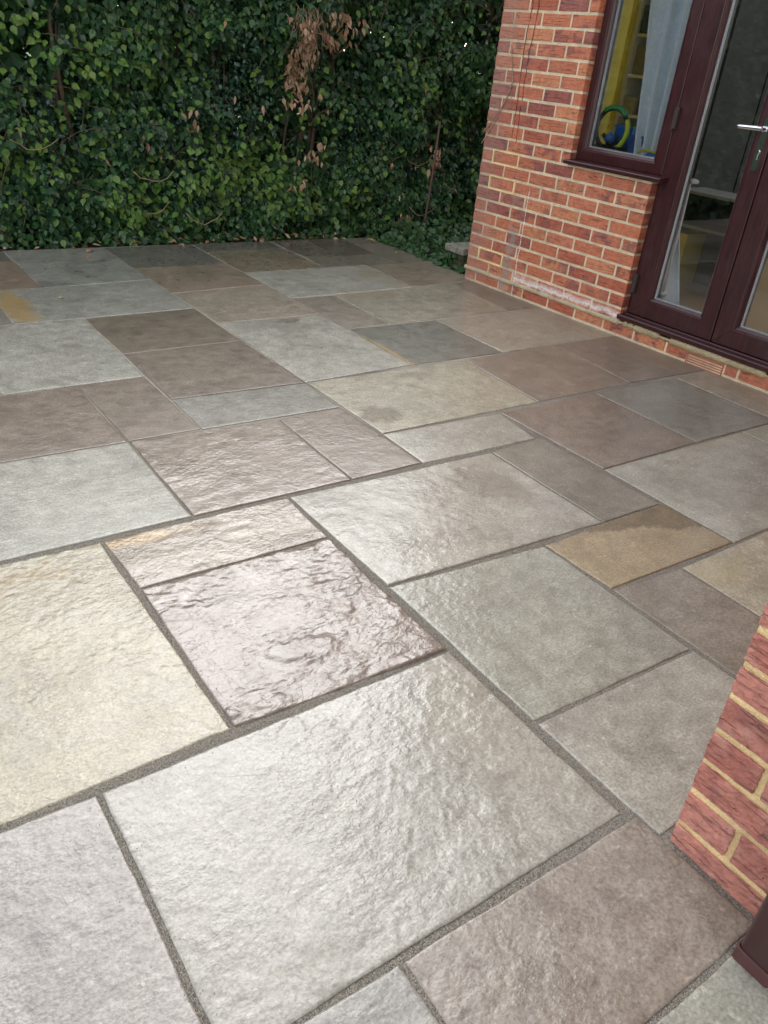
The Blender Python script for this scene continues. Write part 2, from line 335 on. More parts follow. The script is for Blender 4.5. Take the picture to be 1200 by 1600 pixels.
# ------------------------------------------------------------------ patio
patio = thing('patio', 'patio of riven sandstone slabs in grey, brown and buff laid in a mixed pattern', None, kind='structure')
mb = MB(); mb.box((-6, -6, -.06), (3.645, 5.055, -.0034)); jt = mb.build('jointing', M_JOINT, patio)
SL = {  # corner coordinates (m), counter-clockwise
'S1':(-0.008,-0.010, 0.880,-0.008, 0.886,0.580, -0.009,0.570),
'S2':(-0.599,-0.010, -0.008,-0.010, -0.009,0.570, -0.600,0.576),
'S3':(-0.304,0.574, 0.290,0.594, 0.280,1.454, -0.306,1.461),
'S4':(0.290,0.594, 0.886,0.580, 0.892,1.181, 0.292,1.178),
'S5':(0.292,1.178, 0.892,1.181, 0.902,1.464, 0.280,1.454),
'S6':(-0.306,1.461, 0.573,1.474, 0.576,2.067, -0.308,2.067),
'S7':(0.573,1.474, 1.167,1.476, 1.176,2.041, 0.576,2.067),
'S8':(1.167,1.476, 1.486,1.481, 1.478,2.053, 1.176,2.041),
'S9':(0.904,0.884, 1.787,0.856, 1.797,1.450, 0.902,1.462),
'S10':(0.897,0.277, 1.482,0.266, 1.490,0.844, 0.904,0.884),
'S11':(1.498,0.568, 2.108,0.557, 2.100,0.856, 1.490,0.844),
'S12':(1.486,-0.015, 1.795,-0.018, 1.802,0.546, 1.496,0.568),
'S13':(1.795,-0.018, 2.390,-0.019, 2.393,0.557, 1.802,0.546),
'S14':(2.108,0.557, 3.030,0.561, 3.034,1.147, 2.114,1.147),
'S15':(3.030,0.561, 3.643,0.566, 3.643,1.153, 3.034,1.147),
'S16':(1.787,0.856, 2.094,0.856, 2.094,1.472, 1.797,1.450),
'S17':(1.486,1.481, 2.064,1.472, 2.109,1.740, 1.492,1.760),
'S18':(2.114,1.147, 2.723,1.155, 2.733,1.751, 2.109,1.740),
'S19':(2.723,1.155, 3.334,1.149, 3.344,1.746, 2.733,1.751),
'S20':(3.334,1.149, 3.643,1.153, 3.640,1.762, 3.344,1.746),
'S21':(1.492,1.760, 2.374,1.770, 2.412,2.355, 1.486,2.357),
'S22':(2.374,1.770, 3.032,1.784, 3.093,2.387, 2.412,2.355),
'S23':(3.032,1.784, 3.640,1.762, 3.640,2.384, 3.093,2.387),
'S24':(2.701,2.372, 3.630,2.384, 3.600,2.993, 2.703,2.971),
'S25':(2.100,2.385, 2.701,2.372, 2.703,2.971, 2.110,2.970),
'S26':(1.482,2.357, 2.100,2.385, 2.098,3.266, 1.483,3.270),
'S27':(1.483,3.270, 2.096,3.266, 2.092,3.918, 1.461,3.871),
'S28':(2.100,2.970, 2.390,2.988, 2.393,3.593, 2.096,3.595),
'S29':(2.390,2.988, 3.314,3.000, 3.375,3.639, 2.393,3.593),
'S30':(3.314,3.000, 3.600,2.993, 3.600,3.674, 3.375,3.639),
'S31':(2.096,3.595, 3.033,3.637, 3.053,4.228, 2.088,4.212),
'S32':(3.033,3.637, 3.630,3.674, 3.637,4.232, 3.053,4.228),
'S33':(0.867,2.968, 1.472,2.975, 1.468,3.556, 0.867,3.536),
'S34':(0.862,2.383, 1.482,2.357, 1.472,2.975, 0.867,2.968),
'S35':(0.859,2.066, 1.478,2.053, 1.482,2.357, 0.862,2.383),
'S36':(0.576,2.067, 0.859,2.070, 0.858,2.666, 0.566,2.654),
'S37':(-0.012,2.067, 0.576,2.067, 0.566,2.654, -0.016,2.658),
'S38':(0.279,2.656, 0.858,2.666, 0.867,3.536, 0.256,3.535),
'S39':(-0.028,3.540, 0.528,3.532, 0.536,4.144, -0.029,4.157),
'S40':(0.528,3.532, 1.468,3.556, 1.456,4.180, 0.536,4.144),
'S41':(0.262,4.151, 0.818,4.140, 0.810,4.769, 0.259,4.769),
'S42':(0.818,4.140, 1.456,4.180, 1.447,5.029, 0.814,5.043),
'S43':(1.452,4.448, 2.080,4.465, 2.077,5.050, 1.447,5.029),
'S44':(1.461,3.871, 2.092,3.918, 2.080,4.465, 1.452,4.448),
'S45':(2.078,4.773, 2.700,4.800, 2.707,5.064, 2.077,5.050),
'S46':(2.088,4.212, 2.706,4.224, 2.700,4.800, 2.078,4.773),
'S47':(2.720,4.517, 2.980,4.500, 3.019,5.070, 2.707,5.064),
'S48':(2.980,4.500, 3.324,4.526, 3.368,5.060, 3.019,5.070),
'S49':(2.706,4.224, 3.314,4.215, 3.324,4.526, 2.720,4.517),
'S50':(3.325,4.839, 3.640,4.821, 3.640,5.060, 3.368,5.060),
'S51':(3.314,4.215, 3.637,4.232, 3.640,4.821, 3.325,4.839),
'S52':(-0.016,2.658, 0.279,2.656, 0.256,3.535, -0.028,3.540),
'S53':(0.259,4.769, 0.810,4.769, 0.814,5.043, 0.263,5.049),
'S54':(-0.610,3.565, -0.028,3.540, -0.029,4.157, -0.610,4.159),
'S55':(-0.297,4.159, 0.262,4.151, 0.263,5.049, -0.297,5.050),
'S56':(-0.594,2.079, -0.012,2.067, -0.016,2.658, -0.594,2.673),
'S57':(-0.610,2.673, -0.016,2.658, -0.028,3.540, -0.610,3.565),
'S58':(2.390,-0.019, 2.971,0.000, 3.030,0.561, 2.393,0.557),
'S59':(2.971,0.000, 3.643,0.000, 3.643,0.566, 3.030,0.561),
'S60':(-0.008,-0.595, 0.301,-0.600, 0.303,-0.012, -0.008,-0.010),
'S61':(0.301,-0.309, 0.800,-0.307, 0.880,-0.008, 0.303,-0.012),
'S62':(0.880,-0.090, 1.486,-0.090, 1.482,0.266, 0.897,0.277),
'S63':(0.301,-0.901, 0.853,-0.904, 0.830,-0.307, 0.301,-0.309),
'S64':(-0.599,-0.594, -0.008,-0.595, -0.008,-0.010, -0.599,-0.010),
'S65':(-0.891,0.594, -0.304,0.574, -0.304,1.177, -0.891,1.188),
'S66':(-0.891,1.188, -0.304,1.177, -0.306,1.461, -0.891,1.485),
'S67':(-0.891,1.485, -0.306,1.461, -0.308,2.067, -0.891,2.079),
'S68':(-0.594,-1.188, 0.301,-1.188, 0.301,-0.600, -0.599,-0.594),
'S69':(-1.188,0.000, -0.599,-0.010, -0.600,0.576, -1.188,0.594),
'S70':(-1.210,2.079, -0.594,2.079, -0.594,2.673, -1.210,2.673),
'S71':(-1.210,2.673, -0.610,2.673, -0.610,3.565, -1.210,3.565),
'S72':(-1.210,3.565, -0.610,3.565, -0.610,4.159, -1.210,4.159),
'S73':(-1.210,4.159, -0.297,4.159, -0.297,5.050, -1.210,5.050),
}
SL['S61'] = (0.301,-0.309, 0.905,-0.307, 0.905,-0.020, 0.303,-0.012)
SL['S62'] = (0.897,-0.085, 1.486,-0.085, 1.482,0.266, 0.897,0.277)
GOLD = (.36, .23, .07); OCH = (.30, .24, .13)
TT = {  # tint, second tint, riven, wet, (stain x, y, sx, sy, amount, colour) in slab coordinates
'S1':((.42,.41,.385),(.36,.35,.315),.8,.55,(.36,.05,.13,.22,.40,(.27,.24,.165))), 'S2':((.35,.33,.325),(.30,.28,.275),.7,.5),
'S3':((.45,.42,.325),(.39,.36,.27),.9,.45,(-.2,.36,.28,.16,.4,GOLD)), 'S4':((.205,.165,.145),(.16,.125,.108),1.1,.66),
'S5':((.33,.285,.24),(.27,.225,.18),1.3,.6,(-.20,.10,.14,.03,.8,GOLD)), 'S6':((.355,.36,.335),(.30,.305,.28),.4,.3),
'S7':((.28,.235,.21),(.24,.195,.17),.8,.6), 'S8':((.25,.21,.185),(.22,.18,.155),.6,.4),
'S9':((.39,.38,.345),(.34,.325,.29),.8,.45,(.27,.08,.12,.2,.25,(.26,.22,.18))), 'S10':((.31,.312,.28),(.265,.262,.235),.7,.4),
'S11':((.33,.27,.19),(.28,.225,.15),.3,.15), 'S12':((.25,.222,.20),(.215,.19,.17),.4,.15), 'S13':((.38,.355,.29),(.33,.31,.26),.5,.2,(-.2,.22,.16,.07,.4,(.34,.27,.13))),
'S14':((.34,.335,.305),(.29,.285,.26),.5,.25,(.3,.27,.3,.05,.4,OCH)), 'S15':((.25,.25,.21),(.28,.26,.22),.4,.2), 'S16':((.235,.215,.19),(.20,.185,.16),.3,.15),
'S17':((.40,.395,.365),(.34,.33,.30),.6,.3), 'S18':((.235,.195,.17),(.21,.17,.15),.3,.15), 'S19':((.235,.228,.205),(.215,.20,.18),.3,.15),
'S20':((.28,.25,.22),(.25,.22,.19),.3,.15), 'S21':((.38,.365,.30),(.34,.33,.27),.6,.3), 'S22':((.275,.235,.205),(.25,.21,.185),.3,.15),
'S23':((.235,.195,.17),(.215,.18,.155),.3,.15), 'S24':((.29,.272,.242),(.27,.25,.22),.3,.2), 'S25':((.165,.172,.155),(.18,.182,.16),.3,.2,(-.295,-.08,.026,.3,.95,(.33,.22,.07))),
'S26':((.34,.34,.32),(.30,.30,.28),.4,.3,(-.05,.36,.08,.08,.5,(.22,.21,.18))), 'S27':((.26,.235,.21),(.235,.21,.185),.4,.3), 'S28':((.215,.20,.18),(.20,.18,.16),.3,.3),
'S29':((.285,.275,.24),(.26,.25,.22),.3,.3,(-.3,.25,.3,.1,.4,OCH)), 'S30':((.17,.155,.135),(.15,.14,.12),.3,.3), 'S31':((.29,.30,.285),(.26,.265,.25),.3,.5,(.4,0,.12,.3,.5,OCH)),
'S32':((.175,.15,.13),(.155,.135,.115),.3,.4), 'S33':((.19,.165,.14),(.17,.145,.125),.3,.3), 'S34':((.21,.18,.155),(.19,.16,.14),.4,.3), 'S35':((.27,.27,.25),(.25,.25,.23),.3,.3),
'S36':((.22,.185,.165),(.20,.165,.145),.3,.3), 'S37':((.215,.175,.155),(.19,.155,.135),.5,.35), 'S38':((.315,.32,.30),(.28,.285,.27),.3,.3), 'S39':((.18,.17,.165),(.16,.15,.145),.3,.4),
'S40':((.27,.28,.265),(.24,.25,.235),.3,.4,(-.40,-.05,.09,.4,.85,GOLD)), 'S41':((.155,.12,.105),(.14,.11,.095),.3,.4), 'S42':((.20,.21,.20),(.15,.155,.15),.3,.6),
'S43':((.10,.10,.098),(.085,.085,.08),.3,.8), 'S44':((.19,.155,.135),(.155,.135,.11),.3,.6), 'S45':((.095,.095,.09),(.08,.08,.075),.3,.9), 'S46':((.145,.125,.10),(.12,.105,.09),.3,.9),
'S47':((.11,.10,.09),(.095,.09,.08),.3,.9), 'S48':((.085,.075,.068),(.075,.068,.06),.3,.8), 'S49':((.125,.12,.105),(.11,.105,.09),.3,.7), 'S50':((.12,.115,.10),(.10,.10,.09),.3,.6),
'S51':((.125,.115,.10),(.11,.10,.09),.3,.5), 'S52':((.29,.29,.27),(.26,.26,.24),.3,.3), 'S53':((.10,.10,.095),(.09,.09,.085),.3,.6),
'S60':((.32,.315,.31),(.28,.27,.265),.8,.4), 'S61':((.275,.24,.225),(.235,.20,.18),.8,.45), 'S62':((.36,.35,.325),(.31,.30,.275),.5,.25), 'S63':((.33,.335,.31),(.28,.285,.26),.6,.25),
}
SLAB_LABEL = {'S1': 'large pale silver slab in the foreground, ochre towards its right corner', 'S3': 'large cream yellow slab at the left edge', 'S4': 'wet purplish brown slab with deep ridged surface',
 'S5': 'narrow beige slab with a gold edge beside the wet ridged slab', 'S9': 'large pale slab with a flaked brown patch', 'S11': 'small tan slab, the most yellow brown of the patio',
 'S21': 'pale yellowish slab with a dark flake near its left corner', 'S25': 'dark green grey slab with a golden edge', 'S40': 'pale grey slab with a gold band at the left edge',
 'S17': 'small narrow pale grey slab', 'S7': 'pinkish brown slab with fine ridges', 'S41': 'dark reddish brown slab at the left edge near the hedge', 'S2': 'lilac grey slab in the bottom left corner'}
def make_slab(key, q, idx):
    P = np.array(q).reshape(4, 2); c = P.mean(0); r = np.random.default_rng(100 + idx)
    t = TT.get(key, ((.28,.265,.24),(.24,.225,.20),.4,.3)); riv = t[2]
    dist = np.hypot(*(c - np.array((-.27, -.58))))
    res = .0055 if dist < 1.9 else (.011 if dist < 3 else .03)
    g = .0032 + .0028 * float(np.clip((2.9-dist)/1.4, 0, 1))     # half the joint
    L0 = np.linalg.norm(P[1]-P[0]); L1 = np.linalg.norm(P[3]-P[0])
    nx, ny = int(L0/res)+2, int(L1/res)+2
    gu = g/L0; gv = g/L1
    def gl(g_, L_, n_):
        a = np.linspace(g_, 1-g_, n_); ex = np.array([.0012, .0028, .0055, .011])/L_
        a = a[(a > g_+ex[-1]*1.2) & (a < 1-g_-ex[-1]*1.2)]
        return np.concatenate([[g_, g_], g_+ex, a, (1-g_-ex)[::-1], [1-g_, 1-g_]])
    us = gl(gu, L0, nx); vs = gl(gv, L1, ny)
    U, Vv = np.meshgrid(us, vs)
    XY = (P[0]*((1-U)*(1-Vv))[..., None] + P[1]*(U*(1-Vv))[..., None] + P[2]*(U*Vv)[..., None] + P[3]*((1-U)*Vv)[..., None]) - c
    x, y = XY[..., 0], XY[..., 1]; s = idx * 5 + 1
    eu = np.minimum(U-gu, 1-gu-U)*L0; ev = np.minimum(Vv-gv, 1-gv-Vv)*L1; e = np.minimum(eu, ev)
    # hand cut outline
    wob = .0022 if dist > 2.2 else .0032
    x += (fbm(x, y, 9, 3, s)-.5) * wob * 2 * np.exp(-eu/.03); y += (fbm(x, y, 9, 3, s+50)-.5) * wob * 2 * np.exp(-ev/.03)
    z = (fbm(x, y, 3, 3, s+9)-.5) * .004 * min(riv, 1)
    flake = np.zeros_like(x); wv = (fbm(x, y, 8, 5, s+71, .55)-.5)
    if key == 'S9': flake = .55*np.clip((1-(np.hypot((x-.27+(y-.08)*.35)/.10, (y-.08)/.19) + wv*2.2))*16, 0, 1)
    if key == 'S21': flake = np.clip((1-(np.hypot((x+.34)/.10, (y+.12)/.085) + wv*1.5))*16, 0, 1)
    if key == 'S26': flake = np.clip((1-(np.hypot((x-.08)/.06, (y-.385)/.04) + wv*1.2))*12, 0, 1)
    if key == 'S11': flake = np.clip((y+.375*x-.100+wv*.10)*160, 0, 1)
    if key == 'S4':
        rad = np.hypot(x+.05, y-.02); wx = fbm(x, y, 5, 3, s)*.35
        lay = (fbm(x+wx, y*1.25, 5.2, 5, s+2) * 1.0 + rad*.7) * 7
        z += (np.floor(lay) + np.clip((lay-np.floor(lay))*5, 0, 1)) * .0017 - .0045
        z += (1-np.abs(2*fbm(x*.8+y*.5, y*1.5-x*.2, 11, 5, s+3, .55)-1)) * .0065 + (fbm(x, y, 55, 3, s+7)-.5)*.002
    else:
        lay = fbm(x, y, 4.2, 6, s+2, .55) * 8
        mk = np.clip((fbm(x, y, 2.6, 3, s+31)-.40)*6, .1, 1); z += (np.floor(lay) + np.clip((lay-np.floor(lay))*11, 0, 1) - lay) * .0013 * min(riv, 1) * mk
        z += (fbm(x*.7+y*.2, y*1.15-x*.25, 20, 5, s+3, .62)-.5) * .0036 * riv * (.35 + 1.1*fbm(x, y, 3.3, 3, s+41)) + (fbm(x, y, 62, 3, s+43, .7)-.5) * .0016 * riv
    z -= np.mean(z)
    z -= flake*.0022*(-.8 if key == 'S11' else 1)
    z = np.where(z < -.0012, -.0012 + (z+.0012)*.12, z)
    z -= .0016*np.clip(1-e/.003, 0, 1) + .0008*np.clip(1-e/.012, 0, 1)*(fbm(x, y, 60, 2, s+4))
    z += r.uniform(-.0008, .0008) + x*r.uniform(-.002, .002) + y*r.uniform(-.002, .002)
    z[0, :] = z[-1, :] = -.03; z[:, 0] = z[:, -1] = -.03
    NY, NX = x.shape; mbb = MB()
    ii = np.arange(NX*NY).reshape(NY, NX)
    Fq = np.stack([ii[:-1, :-1], ii[:-1, 1:], ii[1:, 1:], ii[1:, :-1]], -1).reshape(-1, 4)
    me = bpy.data.meshes.new('paving_slab'); V = np.stack([x, y, z], -1).reshape(-1, 3)
    me.vertices.add(len(V)); me.vertices.foreach_set('co', V.astype(np.float32).ravel())
    me.loops.add(Fq.size); me.loops.foreach_set('vertex_index', Fq.astype(np.int32).ravel())
    me.polygons.add(len(Fq)); me.polygons.foreach_set('loop_start', np.arange(0, Fq.size, 4, dtype=np.int32)); me.polygons.foreach_set('loop_total', np.full(len(Fq), 4, np.int32))
    me.polygons.foreach_set('use_smooth', np.full(len(Fq), True)); me.materials.append(M_SLAB); me.update(calc_edges=True)
    fa = me.attributes.new('flake', 'FLOAT', 'POINT'); fa.data.foreach_set('value', flake.astype(np.float32).ravel())
    o = bpy.data.objects.new('paving_slab', me); C.objects.link(o); o.location = (c[0], c[1], 0); o.parent = patio
    st = t[4] if len(t) > 4 else (9, 9, .1, .1, 0, GOLD)
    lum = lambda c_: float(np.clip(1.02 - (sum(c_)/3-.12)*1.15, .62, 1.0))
    sheen_tone = .97 if key in ('S7','S8','S33','S34','S35','S36','S37','S61','S18','S22','S23','S4','S12','S19','S16','S25','S5') else (1.45 if sum(t[0]) < .40 else (1.15 if c[1] > 3.9 else .96)) * (1.36 if c[1] > 2.3 and sum(t[0]) >= .40 else (1.22 if c[0] > 2. or c[1] > 1.5 else (1.16 if c[0] > 1. else 1.04)))  # far slabs lightened by position; missing sky sheen is put into the tint
    kk = lum(t[0])*sheen_tone; hue = (1.0, .975, .865) if (t[0][0]-t[0][2]) > .04 and sum(t[0]) < .85 else (1.02, .99, .905)
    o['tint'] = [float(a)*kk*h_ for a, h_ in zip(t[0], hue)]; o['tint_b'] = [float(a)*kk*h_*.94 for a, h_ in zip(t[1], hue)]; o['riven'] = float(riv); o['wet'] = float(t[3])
    o['stain'] = [float(st[0]), float(st[1]), 0.]; o['stain_size'] = [float(st[2]), float(st[3]), float(st[4])]; o['stain_colour'] = [float(a) for a in st[5]]
    if key in SLAB_LABEL: o['label'] = SLAB_LABEL[key]
for i, (k, q) in enumerate(SL.items()): make_slab(k, q, i)

# ------------------------------------------------------------------ brickwork
def brick(mb, P0, a, b, c, L, D, H, n, r, jit, mat=0):
    """rounded, slightly irregular brick: P0 corner, unit axes a (length) b (depth) c (up)"""
    nx, ny, nz = n; bv = .0025
    def ticks(l, k): return np.concatenate([[0, bv], np.linspace(bv, l-bv, k+1)[1:-1], [l-bv, l]])
    xs, ys, zs = ticks(L, nx), ticks(D, ny), ticks(H, nz)
    idx = {}; V = []; F = []
    NX, NY, NZ = len(xs)-1, len(ys)-1, len(zs)-1
    def vid(i, j, k):
        key = (i, j, k)
        if key not in idx:
            p = [xs[i], ys[j], zs[k]]; ext = [(i in (0, NX)), (j in (0, NY)), (k in (0, NZ))]
            if sum(ext) >= 2:
                for ax, (e_, q_, mx_) in enumerate(zip(ext, (i, j, k), (NX, NY, NZ))):
                    if e_: p[ax] += bv*.45*(1 if q_ == 0 else -1)
            idx[key] = len(V); V.append(p)
        return idx[key]
    for k in range(NZ):
        for i in range(NX): F.append((vid(i,0,k), vid(i+1,0,k), vid(i+1,0,k+1), vid(i,0,k+1))); F.append((vid(i+1,NY,k), vid(i,NY,k), vid(i,NY,k+1), vid(i+1,NY,k+1)))
        for j in range(NY): F.append((vid(0,j+1,k), vid(0,j,k), vid(0,j,k+1), vid(0,j+1,k+1))); F.append((vid(NX,j,k), vid(NX,j+1,k), vid(NX,j+1,k+1), vid(NX,j,k+1)))
    for i in range(NX):
        for j in range(NY): F.append((vid(i,j,NZ), vid(i+1,j,NZ), vid(i+1,j+1,NZ), vid(i,j+1,NZ))); F.append((vid(i,j+1,0), vid(i+1,j+1,0), vid(i+1,j,0), vid(i,j,0)))
    V = np.array(V); V += r.normal(0, jit, V.shape) * .5
    V[:, 2] += (r.random()-.5)*.0012; V[:, 1] += (r.random()-.5)*.003
    V[:, 2] += np.sin(V[:, 0]*r.uniform(8, 30)+r.random()*6)*jit
    W = P0 + V[:, :1]*a + V[:, 1:2]*b + V[:, 2:]*c
    if np.dot(np.cross(a, b), c) < 0: F = [f[::-1] for f in F]
    mb.add(W, F, mat)
def brick_face(mb, P, a, b, zs, s0, s1, first, holes, n, r, jit, bl=.215, jw=.0135, start=None, depth=.1025, zbed=.0075, firstdepth=None):
    """bricks on a face starting at P, running along a, depth along b; zs = bed centres"""
    a = np.array(a, float); b = np.array(b, float); c = np.array((0, 0, 1.)); out = []
    for k in range(len(zs)-1):
        z0, z1 = zs[k]+zbed, zs[k+1]-zbed
        s = s0 + (start(k) if start else 0); ln = first(k); fst = True
        while s < s1-.02:
            e = min(s+ln, s1); segs = [(s, e)]
            for (h0, h1, hz0, hz1) in holes:
                if z1 > hz0+.02 and z0 < hz1-.02:
                    ns = []
                    for (u, v) in segs:
                        if v <= h0 and h0-v < .05: ns.append((u, h0)); continue
                        if v <= h0 or u >= h1: ns.append((u, v)); continue
                        if u < h0-.05+jw: ns.append((u, h0))
                        if v > h1+.03: ns.append((h1, v))
                    segs = ns
            for (u, v) in segs:
                d = depth
                if fst and firstdepth: d = firstdepth(k)
                nn = n if not callable(n) else n(z0)
                nn = (max(2, int(nn[0]*(v-u)/.215)), nn[1], nn[2])
                brick(mb, np.array(P, float)+a*u+c*z0, a, b, c, v-u, d, z1-z0, nn, r, jit); out.append((k, u, v, z0, z1))
            fst = False; s = e + jw; ln = bl
    return out

# ---- house wall in its own frame: x along the wall towards the camera, y into the house
HW0 = Vector((3.568, 3.745, 0)); hs_ = Vector((.03, -1, 0)).normalized(); hn_ = Vector((1, .03, 0)).normalized()
house = thing('brick_house', 'orange red brick house wall with cream mortar, rosewood window and glazed french doors', 'house', HW0)
house.rotation_euler = (0, 0, 0)
HM = Matrix(((hs_.x, hn_.x, 0, HW0.x), (hs_.y, hn_.y, 0, HW0.y), (0, 0, 1, 0), (0, 0, 0, 1)))
def hbuild(mb, name, mats, parent=None, smooth=False, label=None):
    # mesh data in wall coordinates (s, depth, z); left-handed frame, so faces are flipped
    mb.f = [f[::-1] for f in mb.f]
    V = mb.v; mb.v = [v * np.array((1, 1, 1)) for v in V]
    o = mb.build(name, mats, None, smooth)
    o.parent = parent or house
    root = parent
    if parent is None or parent is house: o.matrix_parent_inverse = Matrix.Translation(-HW0) ; o.matrix_local = Matrix.Identity(4) @ o.matrix_local
    if parent is None or parent is house:
        o.matrix_parent_inverse = Matrix.Identity(4); o.matrix_local = Matrix.Translation(-HW0) @ HM
    else:
        o.matrix_parent_inverse = Matrix.Identity(4); o.matrix_local = Matrix.Identity(4)
    if label: o['label'] = label
    return o
def hthing(mb, name, mats, label, cat, smooth=False, group=None):
    mb.f = [f[::-1] for f in mb.f]; o = mb.build(name, mats, None, smooth); o.matrix_world = HM; tag(o, label, cat, group); return o
def hpt(s, d, z): return tuple(HM @ Vector((s, d, z)))

ZC = [.010] + [.083 + .0766*k for k in range(0, 34)]
ZC[0] = .083-.0766
WIN = (.750, 1.357, .853, 2.10); DOOR = (1.357, 2.585, .083, 2.10)
r1 = np.random.default_rng(4)
mb = MB()
brick_face(mb, (0, 0, 0), (1, 0, 0), (0, 1, 0), ZC, 0, 3.83, lambda k: .1025 if k % 2 == 0 else .215, [WIN, DOOR, (1.845, 2.09, -.1, .083)], lambda z: (5, 2, 3) if z < 2.1 else (2, 1, 1), r1, .0007,
           firstdepth=lambda k: .215 if k % 2 == 0 else .1025)
# end wall facing the hedge
brick_face(mb, (0, 0, 0), (0, 1, 0), (1, 0, 0), ZC, 0, 2.2, lambda k: .215, [], (2, 1, 1), r1, .0007, start=lambda k: .2265 if k % 2 == 0 else .1135)
brick_mesh = mb
# mortar core, raked back 5 mm, cut round the openings
R_ = .0032; H_ = 2.66
for (u0, u1, v0, v1) in ((R_, .750, -.1, H_), (.750, 1.357, -.1, .853), (1.357, 2.585, -.1, .070), (.750, 2.585, 2.10, H_), (2.585, 3.80, -.1, H_)):
    mb.box((u0, R_, v0), (u1-.0035, .100, v1), 1)
mb.box((R_, .1, -.1), (.10, 2.2, H_), 1)
wall = hbuild(mb, 'wall', [M_BRICK, M_MORT])
# mortar cap over the window apron and bright pointing round three replaced bricks
for row in (2, 8, 10):
    mb = MB(); z0 = ZC[row]; z1 = ZC[row+1]; a0, a1 = .1085, .334
    for (u, v, p, q) in ((a0-.007, a1+.007, z0-.005, z0+.005), (a0-.007, a1+.007, z1-.005, z1+.005), (a0-.007, a0+.003, z0, z1), (a1-.003, a1+.007, z0, z1)):
        mb.box((u, -.0015-.0005*(p == z0), p), (v, .004, q))
    hbuild(mb, 'pointing', M_MORTY, label='bright sandy pointing round a single darker brick')
# ledge of mortar at the foot of the wall
def lumpy(mb, s0, s1, zc, hz, prot, seed, n=160, thin=None):
    ss = np.linspace(s0, s1, n); f1_ = fbm(ss, ss*0, 9, 4, seed); f2_ = fbm(ss, ss*0+7, 14, 4, seed+3)
    V = []
    for i, s in enumerate(ss):
        k = 1 if thin is None else thin(s, f1_[i])
        p = prot*(.45+f1_[i]*1.0)*k; h = hz*(.7+f2_[i]*.7)*max(k, .25)
        zc_ = zc + (f1_[i]-.5)*.006
        V += [(s, .01, zc_-h*.6), (s, -p*.9, zc_-h*.5), (s, -p, zc_+h*.05), (s, -p*.35, zc_+h*.5), (s, .01, zc_+h*.62)]
    F = [(i*5+k, i*5+k+1, (i+1)*5+k+1, (i+1)*5+k) for i in range(n-1) for k in range(4)]
    mb.add(V, [f[::-1] for f in F])
mb = MB(); lumpy(mb, -.006, 1.352, .082, .022, .011, 5)
hbuild(mb, 'mortar_ledge', M_MORTL if False else mortar_material('ledge_mortar', (.52, .44, .29), bump=.004), smooth=True)
mb = MB(); lumpy(mb, 1.352, 2.8, .083, .030, .009, 9, 220, thin=lambda s, f: 1.0 if f > .47 else .35)
hbuild(mb, 'threshold_mortar', mortar_material('crumbly_mortar', (.46, .38, .22), bump=.005), smooth=True, label='crumbling mortar under the door threshold')
# terracotta air brick
M_TERRA = simple('terracotta', (.42, .15, .09), .75, .25, 30, .002)
mb = MB(); a0, a1 = 1.850, 2.078
mb.box((a0, .022, -.02), (a1, .09, .066), 1)  # near-black backing paints the shade inside the slots
for z0, z1 in ((.050, .068), (.036, .0415), (.023, .0285), (.010, .0155), (-.006, .002)):
    mb.box((a0+.004, -.001, z0), (a1-.004, .02, z1), 0)
for s_ in np.linspace(a0, a1-.006, 2): mb.box((s_, -.002, -.02), (s_+.006, .02, .070), 0)
hbuild(mb, 'air_brick', [M_TERRA, simple('slot_shade', (.01, .008, .007), .9)], label='terracotta air brick with horizontal slots under the doors')
# upper storey and roofline mass
def brick_tex_material():
    m = NT('upper_brick'); co = m.obj(); sp = m.n('ShaderNodeSeparateXYZ'); m.l(co, sp.inputs[0])
    cb = m.n('ShaderNodeCombineXYZ'); m.l(m.math('ADD', sp.outputs[0], sp.outputs[1]), cb.inputs[0]); m.l(sp.outputs[2], cb.inputs[1])
    b = m.n('ShaderNodeTexBrick'); m.l(cb.outputs[0], b.inputs['Vector']); b.inputs['Scale'].default_value = 1; b.inputs['Brick Width'].default_value = .226; b.inputs['Row Height'].default_value = .0766
    b.inputs['Mortar Size'].default_value = .006; b.inputs['Color1'].default_value = (.34, .10, .06, 1); b.inputs['Color2'].default_value = (.22, .07, .05, 1); b.inputs['Mortar'].default_value = (.5, .41, .27, 1)
    m.set(Base_Color=b.outputs['Color'], Roughness=.85); return m.m
M_UP = brick_tex_material()
mb = MB(); mb.box((0, 0, 2.664), (3.83, .34, 4.6)); hbuild(mb, 'upper_wall', M_UP)
mb = MB(); mb.box((-.2, -.2, 4.602), (4.0, .7, 4.72)); hbuild(mb, 'roof', simple('roof_tiles', (.10, .06, .05), .8, .2))

